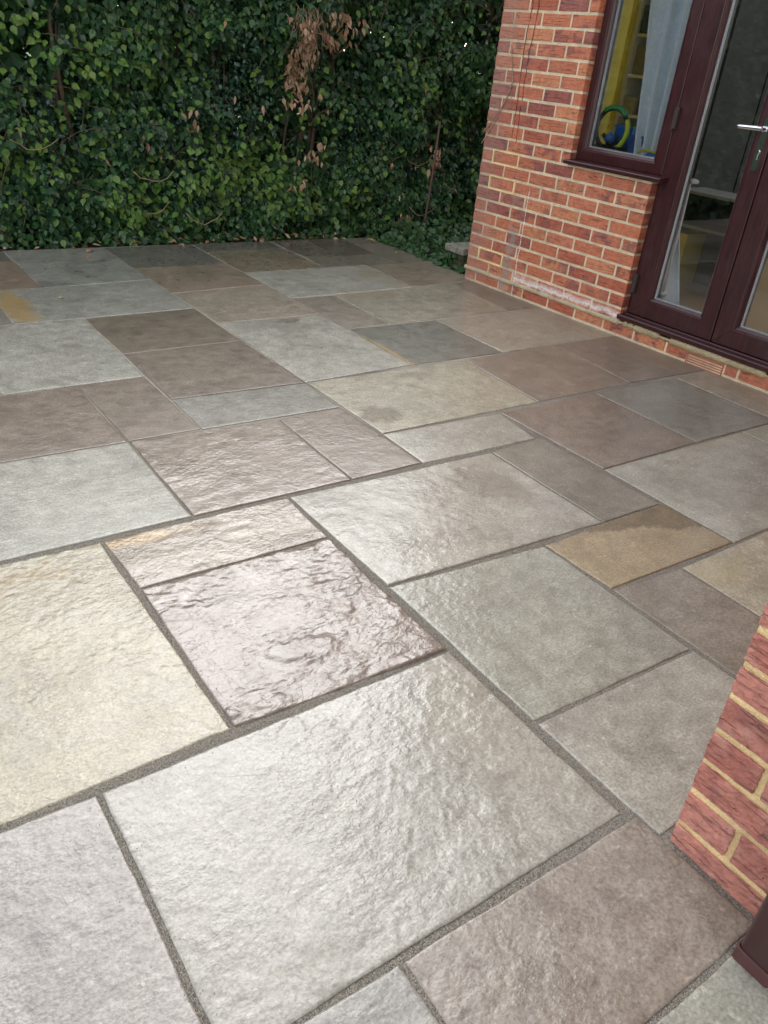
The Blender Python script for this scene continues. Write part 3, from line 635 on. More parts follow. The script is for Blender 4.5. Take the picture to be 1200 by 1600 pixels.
# ---- interior shell
M_YEL = simple('yellow_paint', (.88, .70, .06), .6, .05)
M_CREAM = simple('cream_paint', (.5, .48, .42), .7, .05)
mb = MB(); mb.box((.10, .10, .0), (.16, 4.2, 2.66)); mb.box((.1605, .101, .0), (.749, .28, 2.66)); hbuild(mb, 'inner_wall', M_YEL, label='yellow painted inner wall seen through the window')
mb = MB(); mb.box((.16, 4.14, 0), (1.9, 4.2, 2.66)); mb.box((1.9, 4.14, 0), (3.8, 4.2, .3)); mb.box((3.74, .3, 0), (3.8, 4.14, 2.66))  # far wall left open above, a gap added to let daylight in
mb.box((.7492, .125, -.05), (1.356, .165, .925)); mb.box((.750, .101, 2.2), (2.6, .28, 2.66)); mb.box((2.601, .101, 0), (3.74, .28, 2.66))
hbuild(mb, 'room_lining', M_CREAM)
mb = MB(); mb.box((.16, .28, 2.5), (3.74, .9, 2.56)); mb.box((.16, 3.6, 2.5), (3.74, 4.14, 2.56)); mb.box((.16, .9, 2.5), (.5, 3.6, 2.56)); mb.box((3.3, .9, 2.5), (3.74, 3.6, 2.56)); hbuild(mb, 'ceiling', M_CREAM)  # middle left open, a rooflight gap added to brighten the room
mb = MB(); mb.box((.16, .125, .06), (3.74, 4.14, .11)); fl = hbuild(mb, 'room_floor', simple('laminate_floor', (.30, .20, .12), .3, .15, 6))

# ---- window and doors: mitred profiles
def profile_frame(mb, s0, s1, z0, z1, w, d0, d1, bead=.012, gap=.0006, sides='LRBT', mat=0, beadd=.012):
    """w = widths left,right,bottom,top; outer face at depth d0, back at d1, glazing bead chamfer to the inner edge"""
    wl, wr, wb, wt = w
    O = [(s0, z0), (s1, z0), (s1, z1), (s0, z1)]; I = [(s0+wl, z0+wb), (s1-wr, z0+wb), (s1-wr, z1-wt), (s0+wl, z1-wt)]
    segs = {'B': (0, 1), 'R': (1, 2), 'T': (2, 3), 'L': (3, 0)}
    for k, (i, j) in segs.items():
        if k not in sides: continue
        o0, o1, i0, i1 = (np.array(q, float) for q in (O[i], O[j], I[i], I[j]))
        t = (o1-o0)/np.linalg.norm(o1-o0); nrm = (i0-o0) - t*((i0-o0)@t); wdt = np.linalg.norm(nrm); nrm /= wdt
        def at(f0, d, e):      # f0 = distance from the outer edge
            a = o0+(i0-o0)*f0/wdt; b = o1+(i1-o1)*f0/wdt
            return [(a[0]+t[0]*gap, d, a[1]+t[1]*gap), (b[0]-t[0]*gap, d, b[1]-t[1]*gap)]
        prof = [(0, d1), (0, d0+.004), (.002, d0+.001), (.005, d0), (wdt-bead-.010, d0), (wdt-bead-.006, d0+.001), (wdt-bead-.004, d0+.004), (wdt-bead, d0+.0045), (wdt-.003, d0+beadd), (wdt, d0+beadd+.003), (wdt, d1)]
        V = []
        for f0, d in prof: V += at(f0, d, 0)
        n = len(prof); F = [(2*a, 2*a+1, 2*((a+1) % n)+1, 2*((a+1) % n)) for a in range(n)]
        F.append(tuple(2*a for a in range(n))[::-1]); F.append(tuple(2*a+1 for a in range(n)))
        mb.add(V, [f[::-1] for f in F] if False else F, mat)
FD = .045
window = MB()
profile_frame(window, .7515, 1.374, .8865, 2.098, (.064, .084, .072, .07), FD, .115)
window = hbuild(window, 'window', M_ROSE, label='tall fixed window with a brown frame left of the doors')
mb = MB(); mb.box((.810, FD+.020, .952), (1.296, FD+.024, 2.035)); mb.box((.810, FD+.046, .952), (1.296, FD+.050, 2.035)); hbuild(mb, 'pane', M_GLASS, window)
def spacer(mb, s0, s1, z0, z1, d0, d1, t=.012):
    mb.box((s0, d0, z0), (s0+t, d1, z1)); mb.box((s1-t, d0, z0), (s1, d1, z1)); mb.box((s0+t, d0, z0), (s1-t, d1, z0+t)); mb.box((s0+t, d0, z1-t), (s1-t, d1, z1))
mb = MB(); spacer(mb, .8155, 1.290, .9585, 2.028, FD+.026, FD+.040, .007); hbuild(mb, 'spacer_bar', M_SPACER, window)
mb = MB()   # sill with sloping top, drip nose and end cap
V = []; prof = [(.02, .861), (-.030, .858), (-.036, .860), (-.037, .876), (-.033, .880), (.046, .8862), (.046, .861)]
for s in (.738, 1.425): V += [(s, d, z) for d, z in prof]
n = len(prof); mb.add(V, [(a, (a+1) % n, n+(a+1) % n, n+a) for a in range(n)] + [tuple(range(n))[::-1], tuple(range(n, 2*n))])
hbuild(mb, 'sill', M_ROSE, window)
mb = MB(); mb.box((.76, .118, .926), (1.36, .30, .950)); hbuild(mb, 'inner_sill', M_WHITE, window)

door = MB()
V = []; prof = [(.10, .100), (-.002, .100), (-.008, .103), (-.010, .124), (-.006, .129), (.030, .134), (.032, .139), (.115, .1395), (.115, .100)]
for s in (1.345, 2.62): V += [(s, d, z) for d, z in prof]
n = len(prof); door.add(V, [(a, (a+1) % n, n+(a+1) % n, n+a) for a in range(n)] + [tuple(range(n))[::-1], tuple(range(n, 2*n))])
door.box((2.512, FD, .1415), (2.583, .118, 2.098)); door.box((1.3765, FD+.003, 2.05), (2.510, .118, 2.098)); door.box((1.3585, FD+.012, .1415), (1.3745, .118, .8835))
door = hbuild(door, 'french_door', M_ROSE, label='pair of rosewood glazed doors with threshold')
for (s0, s1, g0, g1) in ((1.3768, 1.9335, 1.512, 1.832), (1.9385, 2.509, 2.062, 2.382)):
    mb = MB(); profile_frame(mb, s0, s1, .1415, 2.046, (g0-s0, s1-g1, .114, .11), FD-.004, .112)
    hbuild(mb, 'door_leaf', M_ROSE, door)
    mb = MB(); mb.box((g0-.006, FD+.016, .250), (g1+.006, FD+.020, 1.942)); mb.box((g0-.006, FD+.040, .250), (g1+.006, FD+.044, 1.942)); hbuild(mb, 'pane', M_GLASS, door)
    mb = MB(); spacer(mb, g0, g1, .256, 1.936, FD+.022, FD+.036, .007); hbuild(mb, 'spacer_bar', M_SPACER, door)
for z0 in (1.118, .262):
    mb = MB(); mb.box((1.3700, FD-.022, z0), (1.3985, FD-.004, z0+.100)); mb.box((1.3735, FD-.0245, z0+.004), (1.395, FD-.0215, z0+.096))
    mb.tube([(1.372, FD-.014, z0-.006), (1.372, FD-.014, z0+.018)], .007, 10)
    mb.box((1.372, FD-.020, z0+.100), (1.396, FD-.006, z0+.103))
    hbuild(mb, 'hinge', M_HINGE, door)
mb = MB()   # lever handle with backplate
hb = FD-.004; pc = 1.890
pl = [(pc+.014*math.cos(t), 1.215+.014*math.sin(t)) for t in np.linspace(0, math.pi, 9)] + [(pc+.014*math.cos(t), 1.000+.014*math.sin(t)) for t in np.linspace(math.pi, 2*math.pi, 9)]
n = len(pl); mb.add([(a, hb, b) for a, b in pl] + [(a, hb-.007, b) for a, b in pl], [(i, (i+1) % n, n+(i+1) % n, n+i) for i in range(n)] + [tuple(range(n)), tuple(range(2*n-1, n-1, -1))])
mb.tube([(pc, hb-.006, 1.175), (pc, hb-.046, 1.175)], [.011, .010], 14)
mb.tube([(pc+.008, hb-.048, 1.175), (pc-.02, hb-.050, 1.175), (pc-.06, hb-.049, 1.174), (pc-.112, hb-.047, 1.173), (pc-.122, hb-.045, 1.173)], [.0105, .0105, .0095, .0085, .0065], 14)
mb.tube([(pc, hb-.006, 1.075), (pc, hb-.012, 1.075)], .0085, 14); mb.box((pc-.0035, hb-.011, 1.040), (pc+.0035, hb-.006, 1.072))
hbuild(mb, 'handle', M_CHROME, door, smooth=False)

# ------------------------------------------------------------------ things inside, seen through the glass
M_CURT = simple('curtain_cloth', (.70, .79, .86), .9, .08, 40, .0005)
mb = MB(); NS, NZ = 130, 40; V = []
for j in range(NZ+1):
    z = .16 + (2.3-.16)*j/NZ; k = j/NZ
    for i in range(NS+1):
        t = i/NS; s = (1.03 - .12*max(0, min(1, (z-.95)/.75))) + t*(.33 + .26*max(0, 1-(z-.15)/.7)**1.1 + .15*max(0, min(1, (z-.95)/.75))) + .012*math.sin(z*3+t*5)
        d = .215 + .045*math.sin(t*2*math.pi*5.3 + .5*math.sin(z*1.5)) * (.7+.3*math.sin(z*2.2)) + .012*math.sin(t*47+z)
        V.append((s, d, z - .06*t*(1-k)**3))
mb.add(V, [(j*(NS+1)+i, j*(NS+1)+i+1, (j+1)*(NS+1)+i+1, (j+1)*(NS+1)+i) for j in range(NZ) for i in range(NS)])
cur = hthing(mb, 'curtain', M_CURT, 'pale blue grey curtain hanging in folds behind the window', 'curtain', True)
cs = cur.modifiers.new('thickness', 'SOLIDIFY'); cs.thickness = .003
# bookcase facing the window, its side against the yellow wall
bc = thing('bookcase', 'white bookcase of dark filled shelves behind the curtain', 'bookcase', hpt(.17, 1.05, .11))
def inner(mb, name, mats, parent=None, smooth=False):
    mb.f = [f[::-1] for f in mb.f]; o = mb.build(name, mats, None, smooth); o.parent = parent; o.matrix_parent_inverse = Matrix.Identity(4); o.matrix_local = Matrix.Translation(-Vector(parent.location)) @ HM; return o
mb = MB(); mb.box((.165, 1.05, .11), (.200, 1.36, 2.2)); mb.box((.59, 1.05, .11), (.61, 1.36, 2.2)); mb.box((.2, 1.345, .11), (.59, 1.36, 2.2)); inner(mb, 'side_panel', M_WHITE, bc)
for z in (.13, .42, .66, .90, 1.10, 1.34, 1.58, 1.82, 2.1):
    mb = MB(); mb.box((.2005, 1.055, z), (.5895, 1.3445, z+.018)); inner(mb, 'shelf', M_WHITE, bc)
book_cols = {'black': (.02,.02,.022), 'purple': (.07,.03,.09), 'dark red': (.14,.02,.025), 'dark green': (.02,.04,.02), 'beige': (.22,.17,.12), 'pink': (.30,.10,.14), 'mustard': (.28,.21,.04), 'pale grey': (.3,.3,.28), 'navy': (.02,.03,.08)}
BM = {k: simple('box_cover', c, .6) for k, c in book_cols.items()}
rb = random.Random(3); ordn = ('bottom', 'second lowest', 'third lowest', 'fourth lowest', 'fifth', 'sixth', 'seventh', 'top')
for zi, z in enumerate((.148, .438, .678, .918, 1.118, 1.358, 1.598, 1.838)):
    hgt = (.25, .2, .2, .16, .2, .2, .2, .2)[zi]; d = .205; cs_l = rb.sample(list(BM), 3)
    for bi, cn in enumerate(cs_l):
        w_ = (.10, .15, .11)[bi]; hh = hgt*rb.uniform(.5, .95)
        mb = MB(); mb.box((d, 1.065+rb.uniform(0, .03), z+.0192-.018*0), (d+w_-.006, 1.33, z+.0192+hh)) if False else mb.box((d, 1.065+rb.uniform(0, .03), z+.0012), (d+w_-.006, 1.33, z+hh))
        hthing(mb, 'storage_box', BM[cn], f'{cn} box on the {ordn[zi]} shelf of the white bookcase', 'box', group='boxes on the bookcase shelves'); d += w_
cb = thing('shade_cabinet', 'tall dark block added to darken the room behind the doors', 'shade_cabinet', hpt(.4, 1.65, .11))  # added dark bulk, stands in for the dim room behind the glass
mb = MB(); M_SHADECAB = simple('shade_cabinet_black', (.014, .014, .013), .6, .3, 9)
mb.box((.165, 1.50, .11), (.60, 2.06, 2.4)); mb.box((.165, 2.0605, .11), (.60, 2.9, 1.62)); inner(mb, 'carcass', M_SHADECAB, cb)
for a_, b_, c_ in ((1.51, 2.05, 2.38), (2.07, 2.36, 1.60), (2.37, 2.89, 1.60)):
    mb = MB(); mb.box((.6005, a_, .13), (.615, b_, c_)); inner(mb, 'door', M_SHADECAB, cb)
# toys on the inner sill
tw = thing('toy_steering_wheel', 'black toy steering wheel with green and lime grips standing inside the window', 'toy', hpt(.90, .2, .95))
def ring(a0, a1, r_, rt, cs_, cd_, cz, n=40):
    pts = []
    for k in range(n+1):
        a = math.radians(a0+(a1-a0)*k/n); pts.append((cs_+r_*math.cos(a)*.95, cd_+r_*math.cos(a)*.25, cz+r_*1.12*math.sin(a)))
    return pts
M_BLK = simple('black_plastic', (.012, .012, .014), .35); M_GRN = simple('green_plastic', (.02, .30, .10), .35); M_LIME = simple('lime_plastic', (.55, .68, .03), .4)
M_BLUE = simple('blue_plastic', (.01, .12, .50), .35); M_DBLUE = simple('dark_blue_plastic', (.02, .06, .25), .4); M_YELP = simple('yellow_plastic', (.65, .62, .04), .4)
cw = (.875, .165, 1.065)
mb = MB(); mb.tube(ring(0, 360, .095, .012, *cw), .0125, 12, caps=False); mb.tube([(.875-.05, .165, 1.03), (.875, .165, .99), (.875+.05, .18, 1.03)], .012, 8); inner(mb, 'rim', M_BLK, tw, True)
mb = MB(); mb.tube(ring(42, 128, .099, .012, *cw), .0150, 12); inner(mb, 'grip', M_GRN, tw, True)['label'] = 'green grip at the top'
mb = MB(); mb.tube(ring(-58, 30, .099, .012, *cw), .0150, 12); inner(mb, 'grip', M_LIME, tw, True)['label'] = 'lime yellow grip at the right'
mb = MB(); mb.box((.79, .145, .951), (.965, .235, .978)); mb.tube([(.875, .19, .975), (.875, .172, 1.0)], .025, 10); inner(mb, 'base', M_BLK, tw)
mb = MB(); mb.tube([(.86, .16, 1.0), (.875, .165, 1.03), (.90, .175, 1.0)], .022, 10); inner(mb, 'hub', M_BLUE, tw, True)
tb = MB(); tb.box((.98, .21, .951), (1.075, .285, 1.045)); tb.box((.975, .205, 1.038), (1.08, .29, 1.050)); hthing(tb, 'plastic_tub', M_DBLUE, 'dark blue plastic tub beside the toy steering wheel', 'tub')
tb = MB(); tb.box((.84, .245, .951), (.965, .295, 1.08)); tb.box((.835, .240, 1.072), (.97, .30, 1.086)); hthing(tb, 'storage_tub', M_BLUE, 'bright blue tub behind the toy steering wheel', 'tub')
tg = thing('toy_goggles', 'yellow and blue toy lying at the right end of the inner sill', 'toy', hpt(1.15, .17, .951))
mb = MB(); mb.tube([(1.095, .17, .965), (1.12, .165, .985), (1.155, .165, .99), (1.19, .165, .983), (1.22, .17, .982)], .0065, 8); inner(mb, 'strap', M_YELP, tg, True)
mb = MB(); mb.tube([(1.15, .16, .958), (1.18, .155, .968), (1.22, .155, .962), (1.25, .16, .960)], [.006, .012, .012, .006], 10); inner(mb, 'lens', M_BLUE, tg, True)
# white pole behind the door glass
mb = MB(); mb.tube([(1.515, .135, .29), (1.510, .135, .60), (1.500, .135, .875)], .0075, 10); mb.tube([(1.497, .135, .879), (1.515, .135, .884), (1.545, .135, .882)], [.012, .013, .010], 12)
mb.tube([(1.505, .135, .275), (1.53, .14, .285)], [.018, .014], 10)
hthing(mb, 'curtain_rod', M_WHITE, 'white rod with a rounded end standing inside the door glass', 'rod', True)
# low shelf unit deeper in the room
lu = thing('shelf_unit', 'low dark unit with two pale shelf edges seen through the door glass', 'shelf', hpt(.95, 1.2, .11))
mb = MB(); mb.box((.785, 1.40, .11), (1.30, 1.42, .71)); mb.box((.785, 1.10, .11), (.80, 1.40, .71)); mb.box((1.285, 1.10, .11), (1.30, 1.40, .71)); inner(mb, 'carcass', simple('dark_panel', (.025, .025, .025), .6), lu)
for z in (.50, .711): mb = MB(); mb.box((.782, 1.09, z), (1.303, 1.399 if z < .6 else 1.425, z+.018)); inner(mb, 'shelf', simple('grey_laminate', (.22, .22, .21), .5), lu)
mb = MB(); mb.box((.81, 1.13, .1105), (.93, 1.35, .44)); mb.box((.805, 1.125, .44), (.935, 1.355, .455)); hthing(mb, 'yellow_bin', simple('yellow_card', (.6, .5, .05), .6), 'yellow bin on the lower shelf of the low unit', 'bin')

# ------------------------------------------------------------------ near wall corner and downpipe at the right
PX = .915; PY = -.095
near = thing('brick_wall', 'rustic red brick wall corner with thick sandy mortar at the right edge beside the downpipe', 'wall', (PX, PY, 0))
zp = [-.03, .052, .141, .221, .299, .382, .454, .529, .600]
while zp[-1] < 2.6: zp.append(zp[-1] + .0757)
r2 = np.random.default_rng(9); mb = MB()
zp2 = zp
brick_face(mb, (PX, PY, 0), (0, -1, 0), (1, 0, 0), zp2, 0, 1.9, lambda k: .215 if k % 2 == 0 else .1025, [], lambda z: (34, 3, 10) if z < .75 else (3, 1, 1), r2, .0013,
           jw=.013, zbed=.0075, firstdepth=lambda k: .1025 if k % 2 == 0 else .215)
brick_face(mb, (PX, PY, 0), (1, 0, 0), (0, -1, 0), zp2, 0, 2.72, lambda k: .215, [], lambda z: (4, 1, 2) if z < .75 else (2, 1, 1), r2, .0007, jw=.013, zbed=.0075, start=lambda k: .1155 if k % 2 == 0 else .228)
# mortar: core plus slightly bulging strips in the bed joints, lumpy
mb.box((PX+.006, PY-1.9, -.08), (PX+.10, PY-.006, 2.66), 1); mb.box((PX+.1, PY-.10, -.08), (PX+2.70, PY-.006, 2.66), 1)
for k, z in enumerate(zp[1:10]):
    n = 90; ss = np.linspace(.002, .6, n); f_ = fbm(ss, ss*0+k*3, 16, 4, k+40); g_ = fbm(ss, ss*0+k*5, 22, 4, k+70)
    thick = .0085 + (.005 if k == 1 else 0)
    V = []
    for i, s in enumerate(ss):
        p = .0035 - .0075*(f_[i]-.38); h = thick*(.85+.4*g_[i])
        V += [(PX+.02, PY-s, z-h), (PX+p+.0025, PY-s, z-h*.95), (PX+p, PY-s, z-h*.2), (PX+p+.001, PY-s, z+h*.5), (PX+p+.003, PY-s, z+h), (PX+.02, PY-s, z+h)]
    mb.add(V, [(i*6+q, i*6+q+1, (i+1)*6+q+1, (i+1)*6+q) for i in range(n-1) for q in range(5)] + [(0, 1, 2, 3, 4, 5)], 1)
mb.build('wall', [M_BRICKN, M_MORTN], near)
mb = MB(); mb.box((PX, PY-4, 2.664), (PX+2.72, PY, 5.0)); mb.build('upper_wall', M_UP, near)

dp = thing('downpipe', 'square brown plastic downpipe standing in the jointing beside the near brick wall', 'downpipe', (.838, -.345, 0))
def sqring(cx, cy, hx, hy, r_, n=5):
    P = []
    for (sx, sy, a0) in ((1, 1, 0), (-1, 1, 90), (-1, -1, 180), (1, -1, 270)):
        for t in np.linspace(0, 90, n): a = math.radians(a0+t); P.append((cx+sx*(hx-r_)+r_*math.cos(a), cy+sy*(hy-r_)+r_*math.sin(a)))
    return P
def sqtube(mb, cx, cy, levels, r_=.011):
    V = []; n = None
    for (z, hx, hy) in levels:
        P = sqring(cx, cy, hx, hy, r_); n = len(P); V += [(x, y, z) for x, y in P]
    mb.add(V, [(l*n+i, l*n+(i+1) % n, (l+1)*n+(i+1) % n, (l+1)*n+i) for l in range(len(levels)-1) for i in range(n)])
M_PIPE = simple('brown_plastic_pipe', (.045, .018, .017), .38, .12, 6)
mb = MB(); sqtube(mb, .842, -.345, [(.028, .0325, .0325), (1.2, .0325, .0325), (2.66, .0325, .0325)]); mb.build('pipe', M_PIPE, dp, True)
mb = MB(); sqtube(mb, .842, -.345, [(-.05, .036, .036), (.026, .036, .036), (.0275, .0355, .0355), (.028, .033, .033), (.020, .0328, .0328)], .009); mb.build('socket', simple('brown_socket', (.075, .028, .026), .45, .15, 12), dp, False)
mb = MB(); mb.box((.8745, -.365, 2.3), (PX, -.325, 2.34)); mb.build('bracket', M_PIPE, dp)

# ------------------------------------------------------------------ stone step behind the house corner
stp = thing('stone_step', 'small weathered stone ledge on a mossy stub behind the house corner', 'step', (3.8, 4.05, 0))
mb = MB(); V = []
mb.box((3.70, 3.95, .100), (4.02, 4.16, .148)); o = mb.build('capstone', simple('pale_concrete', (.22, .205, .165), .9, .45, 30, .004), stp)
bv_ = o.modifiers.new('edge', 'BEVEL'); bv_.width = .008; bv_.segments = 2
mb = MB(); mb.box((3.74, 3.98, -.1), (3.98, 4.12, .0995)); o = mb.build('stub', simple('mossy_stone', (.075, .065, .035), .95, .6, 25, .01), stp)
bv_ = o.modifiers.new('edge', 'BEVEL'); bv_.width = .012; bv_.segments = 2

# ------------------------------------------------------------------ hedge
LV = np.array([(0,0,0), (-.30,.20,.05), (-.38,.46,.07), (0,1,-.10), (.30,.20,.05), (.38,.46,.07), (0,.25,-.015), (0,.60,-.03), (-.17,.78,.02), (.17,.78,.02)])
LF = [(0,6,1), (6,7,2,1), (7,8,2), (7,3,8), (0,4,6), (6,4,5,7), (7,5,9), (7,9,3)]
def leaves(pos, nrm, tipdir, size, wid=None):
    """pos Nx3, normals, tip directions -> arrays for one mesh"""
    N = len(pos); nrm = nrm/np.linalg.norm(nrm, axis=1, keepdims=True)
    t = tipdir - nrm*(tipdir*nrm).sum(1, keepdims=True); t /= np.linalg.norm(t, axis=1, keepdims=True)+1e-9
    s = np.cross(t, nrm); wid = np.ones(N) if wid is None else wid
    curl = rng.uniform(-.6, 2.2, N)
    V = pos[:, None] + size[:, None, None]*(LV[None, :, :1]*s[:, None]*wid[:, None, None] + LV[None, :, 1:2]*t[:, None] + LV[None, :, 2:]*curl[:, None, None]*nrm[:, None])
    return V.reshape(-1, 3)
def leaf_mesh(name, V, mat, parent=None, loc=(0, 0, 0)):
    nl = len(V)//10; me = bpy.data.meshes.new(name)
    me.vertices.add(len(V)); me.vertices.foreach_set('co', (V-np.array(loc)).astype(np.float32).ravel())
    flat = np.array([i for f in LF for i in f]); ln = np.array([len(f) for f in LF])
    allf = (flat[None] + (np.arange(nl)*10)[:, None]).ravel(); L = np.tile(ln, nl)
    me.loops.add(len(allf)); me.loops.foreach_set('vertex_index', allf.astype(np.int32))
    me.polygons.add(len(L)); me.polygons.foreach_set('loop_start', np.concatenate([[0], np.cumsum(L)[:-1]]).astype(np.int32)); me.polygons.foreach_set('loop_total', L.astype(np.int32))
    me.polygons.foreach_set('use_smooth', np.full(len(L), True)); me.materials.append(mat); me.update(calc_edges=True)
    o = bpy.data.objects.new(name, me); C.objects.link(o); o.location = loc
    if parent: o.parent = parent; o.location = Vector(loc)-Vector(parent.location)
    return o
HL = (2, 5.6, 0)
hedge = thing('hedge', 'tall dense dark green hedge with browned leaves along the far patio edge', 'hedge', HL)
def front(x, z):
    f = 5.11 + .40*(fbm(x, z, 1.3, 3, 21)-.5) + .34*(fbm(x, z, 4.5, 3, 31)-.5)
    f = f + .12*np.clip(1-z/.35, 0, 1)*(fbm(x, z, 3, 2, 5)) - .05*np.clip(z-1, 0, 2)
    return f
def scatter(N, x0, x1, z0, z1, depth, clump, keep=.5, dexp=1.6):
    x = rng.uniform(x0, x1, N); z = rng.uniform(z0, z1, N); d = depth*rng.random(N)**dexp
    k = fbm(x, z + d*.7, clump, 3, 61)
    m = k + .10*rng.standard_normal(N) + d*.25 > keep
    x, z, d = x[m], z[m], d[m]
    return np.stack([x, front(x, z)+d, z], -1)
def orient(P, up=.5, out=1., rnd=.55, droop=1.):
    N = len(P); n = np.stack([rng.normal(0, rnd, N), -out+rng.normal(0, rnd*.7, N), up+rng.normal(0, rnd, N)], -1)
    t = np.stack([rng.normal(0, .7, N), -.35+rng.normal(0, .4, N), -droop+rng.normal(0, .6, N)], -1)
    return n, t
GREENS = [(.010,.032,.017), (.018,.052,.024), (.028,.078,.030), (.040,.104,.036), (.060,.135,.042), (.105,.19,.058)]
M_LF = leaf_material('hedge_leaf', GREENS, .33, .15)
M_LF2 = leaf_material('holly_leaf', [(.014,.044,.028), (.022,.066,.042), (.036,.098,.060), (.055,.13,.075)], .28, .08)
M_LF3 = leaf_material('young_leaf', [(.07,.16,.035), (.13,.24,.05), (.20,.29,.07)], .42, .35)  # paler, yellower green of young leaves
M_DEAD = leaf_material('dead_leaf', [(.18,.10,.06), (.30,.18,.11), (.42,.29,.19), (.52,.40,.28)], .7, .15)
P = np.concatenate([scatter(105000, -1.6, 5.8, .02, 2.2, .26, 2.4, .50), scatter(9000, -1.6, 5.8, .0, .5, .3, 3, .42)])
n_, t_ = orient(P)
Vb = leaves(P, n_, t_, rng.uniform(.024, .066, len(P)), rng.uniform(.75, 1.2, len(P)))
P2 = np.stack([rng.uniform(-1.8, 6.4, 28000), 5.42+.75*rng.random(28000), rng.uniform(.12, 2.5, 28000)], -1); n_, t_ = orient(P2, rnd=.9)
Vc = leaves(P2, n_, t_, rng.uniform(.06, .11, len(P2)))
P3 = np.stack([np.concatenate([rng.uniform(-9, -1.6, 15000), rng.uniform(5.8, 9, 3000)]), 5.05+.7*rng.random(18000)**1.5, rng.uniform(0, 2.5, 18000)], -1); n_, t_ = orient(P3)
Vd = leaves(P3, n_, t_, rng.uniform(.07, .14, len(P3)))
P4 = np.stack([rng.uniform(-9, 9, 9000), 5.1+1.1*rng.random(9000), 2.35+.2*rng.random(9000)], -1); n_, t_ = orient(P4, up=1.5, out=.2, droop=.2)
Ve = leaves(P4, n_, t_, rng.uniform(.07, .13, len(P4)))
leaf_mesh('foliage', np.concatenate([Vb, Vc, Vd, Ve]), M_LF, hedge, HL)['kind'] = 'stuff'
N5 = 22000; P5 = np.stack([rng.uniform(-10, 14, N5), rng.uniform(7.6, 9.4, N5), rng.uniform(0, 4.6, N5)], -1)  # leaf mass added behind the hedge to block sky and darken reflections
n_, t_ = orient(P5, rnd=.9)
tag(leaf_mesh('added_shrubs', leaves(P5, n_, t_, rng.uniform(.16, .30, N5)), M_LF), 'mass of shrubs added behind the hedge to close off sky gaps', 'shrubs', kind='stuff')
# finer, darker evergreen leaves mixed in patches
P = scatter(46000, -1.6, 5.8, .0, 2.1, .16, 1.7, .56); n_, t_ = orient(P, up=.7, rnd=.9, droop=.2)
P[:, 1] += .0
leaf_mesh('fine_foliage', leaves(P, n_, t_, rng.uniform(.018, .034, len(P)), rng.uniform(.7, 1.1, len(P))), M_LF2, hedge, HL)['kind'] = 'stuff'
# young light leaves
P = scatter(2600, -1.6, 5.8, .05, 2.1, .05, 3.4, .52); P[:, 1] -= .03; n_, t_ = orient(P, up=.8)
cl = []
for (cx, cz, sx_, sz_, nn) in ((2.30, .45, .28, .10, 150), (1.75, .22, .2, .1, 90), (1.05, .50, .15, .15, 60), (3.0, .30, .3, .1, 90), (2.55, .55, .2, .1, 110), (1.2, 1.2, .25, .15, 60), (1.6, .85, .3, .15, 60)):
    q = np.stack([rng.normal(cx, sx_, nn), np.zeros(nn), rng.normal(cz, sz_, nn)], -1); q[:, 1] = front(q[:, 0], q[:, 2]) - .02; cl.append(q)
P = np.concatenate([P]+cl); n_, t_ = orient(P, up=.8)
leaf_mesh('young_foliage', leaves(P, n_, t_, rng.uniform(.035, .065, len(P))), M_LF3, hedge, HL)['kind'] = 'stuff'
# dead leaves: hanging bunch plus scattered ones
D = []
for (cx, cz, hx_, hz_, nn) in ((2.93, 1.27, .075, .22, 210), (3.22, 1.50, .22, .05, 34), (3.15, 1.38, .16, .05, 26), (2.9, .98, .20, .06, 26), (4.22, .62, .06, .10, 30), (4.0, .12, .07, .08, 40), (3.05, .63, .2, .08, 20), (2.1, .82, .06, .08, 7), (2.9, .42, .12, .03, 8)):
    q = np.stack([cx+hx_*rng.normal(0, .55, nn), np.zeros(nn), cz+hz_*rng.uniform(-1, .9, nn)], -1)
    q[:, 0] += (q[:, 2]-cz)*-.12*rng.random(nn); q[:, 1] = front(q[:, 0], q[:, 2]) - .05 - .05*rng.random(nn); D.append(q)
q = scatter(150, -1.4, 5.5, .03, 2.1, .04, 2, .45); q[:, 1] -= .03; D.append(q)
P = np.concatenate(D); n_, t_ = orient(P, up=.1, rnd=.8, droop=2.2)
leaf_mesh('dead_leaves', leaves(P, n_, t_, rng.uniform(.035, .075, len(P)), rng.uniform(.35, .8, len(P))), M_DEAD, hedge, HL)['kind'] = 'stuff'
M_TWIG = simple('twig_bark', (.085, .06, .038), .8, .3, 60)
M_TWIGL = simple('pale_twig', (.30, .21, .13), .8, .25, 60)
mb = MB()
for k in range(46):
    x = -1.6+7.2*k/46+random.uniform(-.1, .1); y = 5.35+random.uniform(-.08, .15); r0 = random.uniform(.010, .028); pts = []; px = x
    for j in range(8): pts.append((px, y+random.uniform(-.03, .03), -.05+j*.33)); px += random.uniform(-.07, .07)
    mb.tube(pts, [r0*(1-.09*j) for j in range(8)], 7)
o = mb.build('trunk', M_TWIG, None, True, HL); o.parent = hedge; o.location = (0, 0, 0); o['kind'] = 'stuff'
mb = MB()
for k in range(420):
    x = random.uniform(-1.6, 5.8); z = random.uniform(.02, 2.1); y0 = float(front(np.array([x]), np.array([z]))[0]) - random.uniform(.0, .06)
    if z < .35: y0 = max(y0, 5.06)
    L_ = random.uniform(.1, .4); a = random.uniform(0, math.pi*2); b_ = random.uniform(-.3, .3); pts = []
    for j in range(5):
        f_ = j/4; pts.append((x+L_*f_*math.cos(a), y0+.10*f_+b_*f_*f_*.3, max(.0, z+L_*f_*math.sin(a)*.8+.05*math.sin(f_*3))))
    mb.tube(pts, [.0030*(1-.12*j) for j in range(5)], 5)
